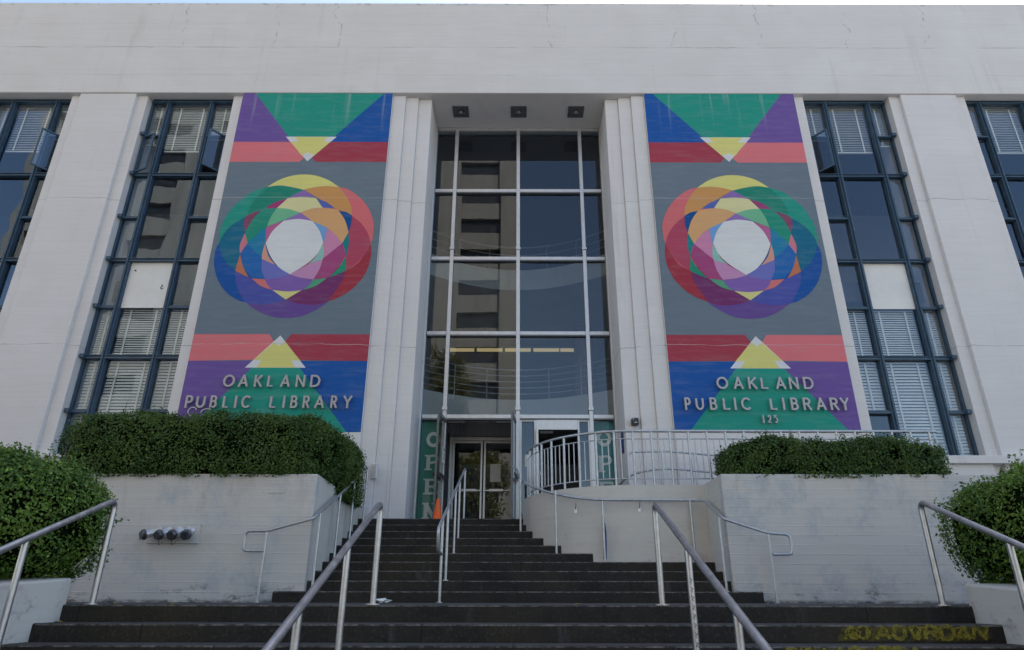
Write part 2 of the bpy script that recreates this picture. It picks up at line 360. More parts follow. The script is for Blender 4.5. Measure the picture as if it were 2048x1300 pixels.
# ------------------------------------------------------------------ stairs
RISE, TR, D1, D0 = .142, .34, 9.55, 6.40
st = thing('stair_flight', 'upper flight of dark concrete steps rising from the landing to the doors', 'stairs', (0, D1, 0))
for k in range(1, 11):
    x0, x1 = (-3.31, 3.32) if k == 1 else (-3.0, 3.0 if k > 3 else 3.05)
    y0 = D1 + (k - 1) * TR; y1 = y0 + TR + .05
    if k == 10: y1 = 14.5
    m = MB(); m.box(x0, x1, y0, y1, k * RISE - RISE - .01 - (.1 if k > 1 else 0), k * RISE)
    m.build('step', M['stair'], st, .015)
st2 = thing('stair_flight', 'lower flight of wide dark concrete steps below the landing, widest and nearest', 'stairs', (0, 3, -1.42))
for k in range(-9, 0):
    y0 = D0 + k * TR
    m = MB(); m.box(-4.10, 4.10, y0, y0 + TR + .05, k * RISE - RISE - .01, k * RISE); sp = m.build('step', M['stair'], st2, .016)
    # yellow spray tag on two risers at the right
    if k in (-1, -2):
        t = MB(); random.seed(3 + k)
        if k == -1: xs = np.linspace(2.78, 3.86, 9); y = y0 - .004
        else: xs = np.linspace(2.15, 3.1, 9); y = y0 - .004
        zc = k * RISE - .062
        SH = ['I', 'A', 'O', 'V', 'R', 'D', 'A', 'N', 'A']
        for i, xx in enumerate(xs):
            for j, (pl_, cl) in enumerate(glyph(SH[(i + k) % 9])):
                pl = [(xx - .052 + .105 * p[0] + random.uniform(-.006, .006) + .02 * p[1], zc - .048 + .098 * p[1]) for p in pl_]
                t.strip(pl, random.uniform(.022, .034), y - .0003 * (i * 3 + j), y + .002, bool(cl))
        for q in range(7):
            cx_ = random.uniform(xs[0], xs[-1]); t.strip(arc(cx_, zc, random.uniform(.03, .08), random.uniform(.03, .052), random.uniform(0, 180), random.uniform(240, 400), 10), random.uniform(.008, .018), y - .009 - .0002 * q, y)
        t.cur = 1; t.add([(xs[0] - .12, y - .0001, zc - .062), (xs[-1] + .1, y - .0001, zc - .062), (xs[-1] + .06, y - .0001, zc + .046), (xs[0] - .05, y - .0001, zc + .046)], [(0, 1, 2, 3)])
        t.build('spray_tag', [M['yellow'], M['overspray']], sp)
m = MB(); m.box(-10, 10, D0, 9.6, -.16, 0); la = m.build('landing', M['stair'], None, .012); structure(la)
m = MB(); m.box(-30, -10, D0, 9.9, -.2, -.002); m.box(10, 30, D0, 9.9, -.2, -.002); structure(m.build('terrace', M['pave']))
m = MB(); m.prism([(.45, 13.2), (.5, 12.5), (1.0, 11.5), (1.9, 11.05), (7.4, 11.0), (7.4, 13.2)], .9, 1.41); structure(m.build('ramp', M['pave']))

# low walls beside the lower flight
for sx, lab in ((-1, 'low white painted wall left of the lower steps, under the left bush'), (1, 'low white painted wall right of the lower steps, under the right bush')):
    m = MB(); zt = .225 if sx < 0 else .19
    m.prism([(6.45, -1.42), (6.45, zt), (3.2, zt - .25), (3.2, -1.42)], min(sx * 4.08, sx * 9.5), max(sx * 4.08, sx * 9.5), 'x')
    tag(m.build('cheek_wall', M['plaster'], None, .02), lab, 'wall')

# planters
pl = thing('planter', 'white board-marked planter wall left of the stairs, with a hose inlet', 'planter', (-6, 9.8, 0))
m = MB(); m.box(-13.5, -2.96, 9.8, 9.99, -.1, 1.75); m.build('wall', M['planter'], pl, .012)
m = MB(); m.prism([(9.991, .0), (9.991, 1.749), (13.3, 1.68), (13.3, .0)], -3.14, -2.961, 'x'); m.build('side_wall', M['plaster'], pl, .012)
m = MB(); m.box(-13.4, -3.15, 10.01, 13.1, .2, 1.6); m.build('soil', M['core'], pl)
m = MB(); m.box(-3.66, -3.40, 9.792, 9.80, 1.47, 1.70); m.build('access_panel', M['planter'], pl, .004)
pr = thing('planter', 'white board-marked planter wall right of the stairs, with a flat empty front', 'planter', (6, 9.8, 0))
m = MB(); m.box(3.0, 13.5, 9.8, 9.99, -.1, 1.76); m.build('wall', M['planter'], pr, .012)
m = MB(); m.box(3.001, 3.2, 9.991, 11.0, .2, 1.757); m.build('side_wall', M['plaster'], pr, .012)
m = MB(); m.box(3.21, 13.4, 10.01, 10.7, .2, 1.6); m.build('soil', M['core'], pr)
m = MB(); m.box(3.3, 13.4, 10.71, 10.9, .2, 1.74); m.build('rear_wall', M['plaster'], pr, .01)

# curved ramp wall
def curve_pts(n=26, off=0.0):
    """plan curve of the ramp wall outer face, from the door round to the right planter"""
    cx, cy, a, b = 1.95, 12.75, 1.85 - off, 2.02 - off
    pts = [(.10 + off, 13.15)]
    for i in range(n + 1):
        t = math.pi + (math.pi / 2) * i / n; pts.append((cx + a * math.cos(t), cy + b * math.sin(t)))
    pts.append((3.02, cy - b)); return pts
rw = thing('ramp_wall', 'smooth white curved retaining wall right of the entrance stairs', 'wall', (1.9, 12, .5))
o_, i_ = curve_pts(), curve_pts(off=.18); n_ = len(o_); m = MB(); vs_ = []
for p in o_: vs_ += [(p[0], p[1], .3), (p[0], p[1], 1.745)]
for p in i_: vs_ += [(p[0], p[1], .3), (p[0], p[1], 1.745)]
for i in range(n_ - 1):
    a, b = 2 * i, 2 * i + 2; c, e = a + 2 * n_, b + 2 * n_
    m.smooth = True; m.add([vs_[q] for q in (a, b, b + 1, a + 1)], [(0, 1, 2, 3)]); m.add([vs_[q] for q in (c, c + 1, e + 1, e)], [(0, 1, 2, 3)])
    m.smooth = False; m.add([vs_[q] for q in (a + 1, b + 1, e + 1, c + 1)], [(0, 1, 2, 3)])
ob = m.build('wall', M['plaster'], rw)
m = MB(); m.strip([(1.352, 1.15), (1.365, 1.0), (1.36, .8), (1.35, .62)], .05, 10.722, 10.74); m.build('spray_mark', M['blues'], rw)

# ------------------------------------------------------------------ the library
lib = thing('library_building', 'large pale concrete public library with tall windows and two painted panels', 'building', (0, 14, -1.42))
m = MB(); m.box(-22.5, 22.5, 13.25, 14.0, 12.035, 15.17); m.box(-22.5, 22.5, 14.0, 42, 14.6, 14.9)
m.build('parapet_wall', M['frieze'], lib, .02)
m = MB(); m.box(-22.5, 22.5, 41.5, 42, -1.4, 14.59); m.box(-22.5, -22.2, 14, 41.49, -1.4, 14.59); m.box(22.2, 22.5, 14, 41.49, -1.4, 14.59)
m.build('outer_wall', M['facade'], lib)
ZB = 2.72
for sx in (-1, 1):
    X = lambda a, b: (min(sx * a, sx * b), max(sx * a, sx * b))
    # piers
    for a, b in ((9.82, 11.25), (13.88, 22.4)):
        m = MB(); m.box(*X(a, b), 13.28, 14.2, -1.4, 12.03); m.build('pier', M['facade'], lib, .012)
    # set-back jamb strips and the back-up wall of the mural
    for a, b in ((7.07, 7.345), (9.56, 9.819), (11.251, 11.52), (13.62, 13.879)):
        m = MB(); m.box(*X(a, b), 13.37, 14.2, -1.4, 12.03); m.build('jamb', M['facade'], lib, .006)
    m = MB(); m.box(*X(3.22, 7.069), 13.275, 14.2, -1.4, 12.03); m.build('wall_panel', M['facade'], lib, .008)
    # stepped pilaster at the entrance: three fins, each set further back
    m = MB()
    m.box(*X(2.90, 3.219), 13.345, 14.2, -1.4, 12.03); m.box(*X(2.58, 2.899), 13.415, 14.2, -1.4, 12.03); m.box(*X(2.245, 2.579), 13.485, 14.75, -1.4, 12.03)
    m.build('pilaster', M['facade'], lib, .012)
    for a, b in ((7.346, 9.559), (11.521, 13.619)):
        m = MB(); m.box(*X(a, b), 13.24, 14.2, -1.4, 2.60); m.build('spandrel_wall', M['facade'], lib)
    m = MB(); m.box(*X(7.30, 16.4), 13.15, 13.63, 2.56, ZB); m.build('window_sill', M['facade'], lib, .01)
# soffit of the recess and of the window heads
m = MB(); m.box(-22.3, 22.3, 13.26, 14.9, 12.031, 12.034); m.build('soffit', M['facade'], lib)
# dark shell of the rooms
m = MB(); m.box(-16.2, -3.6, 19.0, 19.1, -1, 12); m.box(3.6, 16.2, 19.0, 19.1, -1, 12)
for sx in (-1, 1): m.box(sx * 3.5, sx * 3.6, 14.3, 34, -1, 12); m.box(sx * 2.26, sx * 3.49, 14.78, 14.84, -1, 12)
m.box(-3.49, 3.49, 33, 33.1, -1, 12); m.build('interior_wall', M['innerwall'], lib)
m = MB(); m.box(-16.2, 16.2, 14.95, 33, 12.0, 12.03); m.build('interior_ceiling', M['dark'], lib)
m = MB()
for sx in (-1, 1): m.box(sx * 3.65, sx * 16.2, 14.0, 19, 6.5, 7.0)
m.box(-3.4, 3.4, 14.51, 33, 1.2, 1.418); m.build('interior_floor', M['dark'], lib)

# --- windows
ROWS = [(12.03, 9.71), (9.71, 7.33), (7.33, 4.93), (4.93, ZB)]; MINOR = [10.90, 8.48, 6.13, 3.71]
YW = 13.59
def window(xa, sx, casements, blinds_low, board, C1, C2, W):
    """xa: |x| nearest the entrance; sx side; casements: set of light columns open outwards"""
    X = lambda a: sx * (xa + a)
    wd = thing_part('window', lib)
    f = MB(); e = .055
    f.box(X(0), X(.05), YW - .02, YW + .08, ZB, 12.025); f.box(X(W - .05), X(W), YW - .02, YW + .08, ZB, 12.025)
    for c in (C1, C2): f.box(X(c - e), X(c + e), YW - .07, YW + .06, ZB + .001, 12.02)
    for c in (C1, C2):                                   # flange down the middle of each mullion, with bolts
        f.box(X(c - .014), X(c + .014), YW - .11, YW - .07, ZB + .02, 12.0)
        for zb in np.arange(ZB + .3, 11.9, .55): f.box(X(c - .04), X(c - .025), YW - .078, YW - .07, zb, zb + .02); f.box(X(c + .025), X(c + .04), YW - .078, YW - .07, zb, zb + .02)
    for z in (12.0, 9.71, 7.33, 4.93, ZB + .03):
        f.box(X(.051), X(W - .051), YW - .05, YW + .055, z - .045, z + .045)
        f.box(X(.052), X(W - .052), YW - .085, YW - .051, z - .05, z - .02); f.box(X(.052), X(W - .052), YW - .084, YW - .051, z + .02, z + .04)
    for z in MINOR:
        for a, b in ((.051, C1 - .056), (C2 + .056, W - .051)): f.box(X(a), X(b), YW - .05, YW + .05, z - .04, z + .04); f.box(X(a), X(b), YW - .09, YW - .051, z - .042, z - .015)
    for z in (9.71, 7.33, 4.93) + tuple(MINOR):               # lugs where the bars meet the jamb away from the entrance
        f.box(X(W - .10), X(W - .01), YW - .17, YW - .09, z - .05, z + .035)
    f.build('frame', M['sash'], wd, .006)
    # panes, each tilted a hair so the mirrored street breaks from light to light
    p = MB(); rr = random.Random(int(xa * 100) + (sx > 0))
    def pane(a, b, z0, z1):
        t1, t2 = rr.uniform(-.004, .004), rr.uniform(-.006, .006)
        p.add([(X(a), YW + .02 + t1, z0), (X(b), YW + .02 - t1, z0), (X(b), YW + .02 - t1 + t2, z1), (X(a), YW + .02 + t1 + t2, z1)], [(0, 1, 2, 3)])
    for i, (z1, z0) in enumerate(ROWS):
        pane(C1 + .05, C2 - .05, z0, z1)
        for c, (a, b) in enumerate(((.05, C1 - .055), (C2 + .055, W - .05))):
            pane(a, b, MINOR[i], z1)
            if not (i == 0 and c in casements): pane(a, b, z0, MINOR[i])
    p.build('pane', M['wglass'], wd)
    # open casements: hinge on the jamb, free edge swung out to the street
    for c in casements:
        h = X(.06) if c == 0 else X(W - .06); dirn = (1 if c == 0 else -1) * sx
        ang = R(52 if c == 0 else 24); L = .44 if c == 0 else .40
        fx, fy = h + dirn * L * math.cos(ang), YW - .06 - L * math.sin(ang)
        cm = MB(); z0, z1 = 9.77, 10.86
        def bar(u0, u1, za, zb, th=.018):
            P = lambda u, s_: (h + (fx - h) * u + s_ * th * math.sin(ang) * dirn, YW - .06 + (fy - YW + .06) * u + s_ * th * math.cos(ang))
            q = [P(u0, -1), P(u1, -1), P(u1, 1), P(u0, 1)]; cm.prism(q, za, zb)
        bar(0, .09, z0, z1); bar(.91, 1, z0, z1); bar(.091, .909, z0, z0 + .04); bar(.091, .909, z1 - .04, z1)
        cm.cur = 1; cm.add([(h + (fx - h) * .09, YW - .06 + (fy - YW + .06) * .09, z0 + .04), (h + (fx - h) * .91, YW - .06 + (fy - YW + .06) * .91, z0 + .04),
                            (h + (fx - h) * .91, YW - .06 + (fy - YW + .06) * .91, z1 - .04), (h + (fx - h) * .09, YW - .06 + (fy - YW + .06) * .09, z1 - .04)], [(0, 1, 2, 3)])
        cm.build('casement', [M['sash'], M['wglass']], wd)
    # venetian blinds, one mesh: slats, tapes and bottom rail
    rb = random.Random(5 + int(xa) + sx)
    def blind(a, bb, z0, z1, open_=.5, tapes=2):
        b = MB(); yb = YW + .13; z = z1; sl_ = .058 if z1 < 4.9 else .047
        while z > z0:
            jt = rb.uniform(-.003, .003)
            b.add([(X(a), yb - .012, z + jt), (X(bb), yb - .012, z - jt), (X(bb), yb + .014, z + sl_ * open_ - jt), (X(a), yb + .014, z + sl_ * open_ + jt)], [(0, 1, 2, 3)]); z -= .07 if z1 < 4.9 else .055
        for k in range(tapes):
            u = a + (bb - a) * (k + .5 + (.0 if tapes == 1 else (k - .5) * .2)) / tapes
            b.box(X(u - .02), X(u + .02), yb - .03, yb - .028, z0, z1)
        b.box(X(a), X(bb), yb - .02, yb + .02, z0 - .04, z0 - .005)
        b.build('blind', M['blind'], wd)
    blind(C1 + .07, C2 - .07, 10.55, 11.9, .85); blind(.06, C1 - .06, 10.95, 11.9, .85, 1); blind(C2 + .06, W - .06, 10.75, 11.9, .85, 1)
    if blinds_low:
        blind(C1 + .07, C2 - .07, 4.98, 6.1, .9); blind(.06, C1 - .06, 5.0, 6.1, .9, 1); blind(C2 + .06, W - .06, 5.0, 6.1, .9, 1)
        blind(C1 + .07, C2 - .07, 2.85, 4.85, .92); blind(.06, C1 - .06, 3.78, 4.85, .92, 1); blind(C2 + .06, W - .06, 3.78, 4.85, .92, 1); blind(C2 + .06, W - .06, 2.85, 3.65, .92, 1)
    if board:
        q = MB(); q.box(X(C1 + .057), X(C2 - .057), YW + .005, YW + .016, 6.13, 7.285); bo = q.build('blank_panel', M['board'], wd)
        if board == 2:
            q = MB(); q.strip([(X(0.87), 6.72), (X(0.84), 6.68), (X(0.88), 6.64), (X(0.85), 6.6), (X(0.81), 6.63)], .02, YW + .003, YW + .0049); q.build('scrawl', M['ink'], wd); q = MB()
            q.strip([(X(1.54), 7.1), (X(1.57), 7.08), (X(1.53), 7.06)], .02, YW + .003, YW + .0049); q.build('scrawl', M['ink'], wd)
    return wd
def thing_part(name, parent):
    o = bpy.data.objects.new(name, None); COL.objects.link(o); o.parent = parent; o.empty_display_size = .2
    o.location = (0, 0, 0); return o
window(7.346, -1, {0, 1}, True, 2, .62, 1.735, 2.21); window(7.346, 1, {0}, True, 1, .62, 1.735, 2.21)
window(11.52, -1, {0}, True, 1, .46, 1.60, 2.10); window(11.52, 1, set(), True, 1, .46, 1.60, 2.10)

# --- entrance glazing
sf = thing_part('entrance_glazing', lib)
XM = (-2.235, -1.675, 0.0, 1.675, 2.235); ZR = (11.98, 9.98, 7.96, 5.93, 3.88); YG = 14.67
f = MB()
for x in XM:
    hw = .045 if abs(x) < 2 else .03
    z0 = 1.42
    f.box(x - hw, x + hw, YG - .09, YG + .06, z0, 12.025)
for x in XM[1:4]: f.box(x - .06, x + .06, YG - .12, YG - .091, 4.02, 4.10); f.box(x - .06, x + .06, YG - .12, YG - .091, 8.2, 8.26)
for z in ZR:
    for a, b in zip(XM[:-1], XM[1:]): f.box(a + .046, b - .046, YG - .08, YG + .05, z - .045, z + .045)
f.build('frame', M['alu'], sf, .006)
f = MB()
for z in ZR[1:]:
    for a, b in zip(XM[:-1], XM[1:]): f.box(a + .047, b - .047, YG - .07, YG + .04, z - .075, z - .046)
for x in XM[1:4]: f.box(x - .02, x + .02, YG + .061, YG + .16, 1.43, 12.0)
f.build('shadow_gap', M['alud'], sf)
p = MB(); rr = random.Random(2)
for i in range(4):
    for a, b in zip(XM[:-1], XM[1:]):
        t1, t2 = rr.uniform(-.0015, .0015), rr.uniform(-.0015, .0015)
        p.add([(a, YG + t1, ZR[i + 1]), (b, YG - t1, ZR[i + 1]), (b, YG - t1 + t2, ZR[i]), (a, YG + t1 + t2, ZR[i])], [(0, 1, 2, 3)])
p.cur = 1
for a, b in ((XM[0], XM[1]), (XM[3], XM[4])): p.add([(a, YG, 1.42), (b, YG, 1.42), (b, YG, 3.88), (a, YG, 3.88)], [(0, 1, 2, 3)])
p.cur = 0
for a, b in ((.05, .36), (1.40, 1.62)): p.add([(a, YG, 1.5), (b, YG, 1.5), (b, YG, 3.78), (a, YG, 3.78)], [(0, 1, 2, 3)])
p.build('pane', [M['glass'], M['clear']], sf)
f = MB()                                                      # right bay: fixed lights and door header
for x in (.046, 1.36, 1.595): f.box(x, x + .04, YG - .05, YG + .04, 1.42, 3.834)
f.box(.37, .42, YG - .05, YG + .04, 1.42, 3.834); f.box(.421, 1.359, YG - .06, YG + .04, 3.58, 3.833)
for a, b in ((.087, .369), (1.401, 1.594)): f.box(a, b, YG - .04, YG + .03, 3.77, 3.832); f.box(a, b, YG - .04, YG + .03, 1.42, 1.52)
f.build('door_frame', M['alu'], sf, .004)

def door(hx, ang, width, z0, z1, name='door', y=YG, mat=None, thin=False, glassm=None):
    """leaf hinged at hx, opened by ang (radians, from +x axis measured toward the street)"""
    mat = mat or M['alud']
    dr = thing_part(name, lib); ca, sa = math.cos(ang), -math.sin(ang)
    def P(u, t): return hx + ca * u - sa * t, y + sa * u + ca * t
    def slab(mm, u0, u1, za, zb, t0=-.022, t1=.022): mm.prism([P(u0, t0), P(u1, t0), P(u1, t1), P(u0, t1)], za, zb)
    f = MB(); e = .05 if thin else .065; slab(f, .01, .01 + e, z0, z1); slab(f, width - .01 - e, width - .01, z0, z1); slab(f, .011 + e, width - .011 - e, z1 - (.05 if thin else .09), z1, -.021, .021); slab(f, .011 + e, width - .011 - e, z0, z0 + (.06 if thin else .16), -.021, .021)
    f.build('leaf_frame', mat, dr, .004)
    g_ = MB(); a, b = P(.07, 0), P(width - .07, 0); g_.add([(*a, z0 + .05), (*b, z0 + .05), (*b, z1 - .04), (*a, z1 - .04)], [(0, 1, 2, 3)]); g_.build('pane', glassm or M['dglass'], dr)
    h = MB()
    for s2 in (-1, 1):
        slab(h, .05, width - .03, z0 + (1.03 if thin else 1.0), z0 + (1.055 if thin else 1.075), s2 * .05, s2 * .075)
        if thin: slab(h, width * .35, width * .8, z0 + 1.02, z0 + 1.075, s2 * .0751, s2 * .085); slab(h, .05, .08, z0 + 1.01, z0 + 1.065, s2 * .023, s2 * .0499); slab(h, width - .06, width - .03, z0 + 1.01, z0 + 1.065, s2 * .023, s2 * .0499)
    h.build('push_bar', M['black'] if mat is M['alud'] else M['alu'], dr)
    return dr, P
Z0, Z1 = 1.43, 3.82
d1, P1 = door(-1.63, R(97), .80, Z0, Z1)
d2, P2 = door(-.045, R(180 - 84), .80, Z0, Z1)
d3, P3 = door(.43, R(91), .88, Z0, 3.57, mat=M['alu'])
m = MB()                                                     # closers

for a, b, c in ((-1.60, -1.2, 3.74), (-.5, -.1, 3.74), (.5, .8, 3.5)): m = MB(); m.box(a, b, YG - .03, YG + .03, c, c + .055); m.build('door_closer', M['black'], lib)
# vestibule
m = MB()
for i in range(46): m.box(-1.66 + i * .0728, -1.66 + i * .0728 + .045, YG + .1, 16.35, 3.80, 3.83)
m.box(-1.69, 1.69, YG + .1, 16.4, 3.84, 3.87); m.build('vestibule_ceiling', M['railgrey'], lib)
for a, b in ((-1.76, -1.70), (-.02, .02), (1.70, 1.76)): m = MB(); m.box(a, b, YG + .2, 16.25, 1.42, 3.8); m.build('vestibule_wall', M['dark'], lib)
m = MB(); m.box(-1.70, -1.63, 16.28, 16.36, 1.42, 3.79); m.box(-.09, -.02, 16.28, 16.36, 1.42, 3.79); m.box(-1.629, -.091, 16.28, 16.36, 3.70, 3.79); m.build('inner_door_frame', M['alu'], lib, .004)
door(-1.63, 0, .765, 1.43, 3.69, y=16.32, mat=M['alu'], thin=True); door(-.09, R(180), .765, 1.43, 3.69, y=16.32, mat=M['alu'], thin=True)
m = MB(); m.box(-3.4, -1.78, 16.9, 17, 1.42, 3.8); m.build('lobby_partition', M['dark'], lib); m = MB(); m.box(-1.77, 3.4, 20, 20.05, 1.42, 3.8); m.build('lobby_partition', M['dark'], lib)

# --- curved balconies and column seen through the glass
def balcony(ztop, thick, yc, rails, rail_h):
    bl = thing_part('balcony', lib); n = 28; pts = []
    for i in range(n + 1):
        x = -3.45 + 6.9 * i / n; pts.append((x, yc - 1.7 * (x / 3.45) ** 2))
    m = MB()
    for i in range(n):
        (x0, y0), (x1, y1) = pts[i], pts[i + 1]
        m.smooth = True; m.add([(x0, y0, ztop - thick), (x1, y1, ztop - thick), (x1, y1, ztop), (x0, y0, ztop)], [(0, 1, 2, 3)]); m.smooth = False
        m.add([(x0, y0, ztop - thick), (x1, y1, ztop - thick), (x1, 32.9, ztop - thick), (x0, 32.9, ztop - thick)], [(3, 2, 1, 0)])
        m.add([(x0, y0, ztop), (x1, y1, ztop), (x1, 32.9, ztop), (x0, 32.9, ztop)], [(0, 1, 2, 3)])
    m.build('slab', M['balc'], bl)
    r = MB()
    for k in range(rails): r.tube([(x, y + .06, ztop + rail_h * (k + 1) / rails) for x, y in pts], .02 if k < rails - 1 else .028, 6)
    for i in range(2, n, 4): x, y = pts[i]; r.tube([(x, y + .06, ztop), (x, y + .06, ztop + rail_h)], .02, 6)
    r.build('railing', M['alu'], bl)
balcony(5.83, .9, 20.0, 5, 1.0); balcony(10.42, .75, 20.0, 3, .9)
m = MB(); m.tube([(2.45, 23, 1.42), (2.45, 23, 11.9)], .36, 24); m.build('column', M['pink'], lib)

# interior and recess lights
GL = 'fluorescent strips on the balcony ceiling'
for i, x in enumerate((-2.3, -1.15, 0.0, 1.15, 2.25)):
    t = thing('strip_light', 'fluorescent strip glowing under the balcony, one of a row seen through the glass', 'ceiling light', (x, 25, 9.35), GL)
    m = MB(); m.box(x - .52, x + .52, 24.9, 25.1, 9.33, 9.40); m.build('tube', M['lamp'], t)
    m = MB(); m.box(x - .54, x + .54, 24.86, 25.14, 9.401, 9.45); m.build('housing', M['alu'], t)
for x, lab in ((-1.55, 'small yellow lamp glowing inside left of the central mullion, above the upper balcony'), (1.5, 'small yellow lamp glowing inside right of the central mullion, above the upper balcony')):
    t = thing('ceiling_lamp', lab, 'ceiling light', (x, 23, 11.9)); m = MB(); m.tube([(x, 22, 11.83), (x, 22, 11.9)], .12, 16); m.build('bulb', M['lamp'], t)
    m = MB(); m.tube([(x, 22, 11.901), (x, 22, 11.99)], .16, 16); m.build('housing', M['alu'], t)
for xx, zz, yy, wdt, lab in ((-8.35, 11.6, 17.2, .55, 'yellow strip light glowing behind the top blind of the window left of the left mural'), (-7.75, 6.4, 15.2, .2, 'yellow lamp glowing beside the white board in the window left of the left mural'), (8.0, 6.35, 15.6, .4, 'yellow strip light glowing in the window right of the right mural')):
    t = thing('ceiling_lamp', lab, 'ceiling light', (xx, yy, zz)); m = MB(); m.box(xx - wdt, xx + wdt, yy - .1, yy + .1, zz - .05, zz); m.build('tube', M['lamp'], t)
    m = MB(); m.box(xx - wdt - .02, xx + wdt + .02, yy - .13, yy + .13, zz + .001, zz + .05); m.build('housing', M['alu'], t)
first = None
for x, lab in ((-1.53, 'leftmost of the three square downlights in the entrance soffit'), (0.01, 'middle of the three square downlights in the entrance soffit'), (1.53, 'rightmost of the three square downlights in the entrance soffit')):
    if first is None:
        t = thing('downlight', lab, 'ceiling light', (x, 13.94, 12.03), 'downlights in the entrance soffit')
        m = MB(); a, b = .09, .21
        m.box(x - b, x - a, 13.94 - b, 13.94 + b, 12.005, 12.03); m.box(x + a, x + b, 13.94 - b, 13.94 + b, 12.005, 12.03); m.box(x - a, x + a, 13.94 - b, 13.94 - a, 12.005, 12.03); m.box(x - a, x + a, 13.94 + a, 13.94 + b, 12.005, 12.03)
        m.build('trim', M['alud'], t)
        m = MB(); m.tube([(x, 13.94, 12.015), (x, 13.94, 12.03)], .088, 20); m.build('lamp_well', M['black'], t)
        m = MB(); m.tube([(x, 13.94, 11.995), (x, 13.94, 12.014)], .055, 16); m.build('lamp', M['letter'], t); first = t
    else:
        t = first.copy(); COL.objects.link(t); t.location.x = x; t['label'] = lab
        for ch in first.children: c = ch.copy(); COL.objects.link(c); c.parent = t

# ------------------------------------------------------------------ murals
SRGB = dict(white=(205, 208, 214), grey=(103, 118, 130), yellow=(208, 203, 118), green=(0, 143, 126), green2=(0, 128, 98), purple=(106, 82, 150), blue=(16, 84, 158),
            pink=(214, 112, 118), red=(162, 60, 76))
def z_(x, y): return (410 + x / 4.0611, 330 + y / 4.0625)
def smooth_poly(pts, n=7):
    """closed outline; points are (x, y) or (x, y, 1) for corners; Catmull-Rom between corners"""
    N_ = len(pts); out = []
    for i in range(N_):
        p1, p2 = pts[i], pts[(i + 1) % N_]; p0, p3 = pts[(i - 1) % N_], pts[(i + 2) % N_]
        if len(p1) > 2: p0 = p1
        if len(p2) > 2: p3 = p2
        for k in range(n):
            t = k / n
            out.append(tuple(.5 * (2 * p1[j] + (p2[j] - p0[j]) * t + (2 * p0[j] - 5 * p1[j] + 4 * p2[j] - p3[j]) * t * t + (-p0[j] + 3 * p1[j] - 3 * p2[j] + p3[j]) * t ** 3) for j in (0, 1)))
    return out
c_ = 1
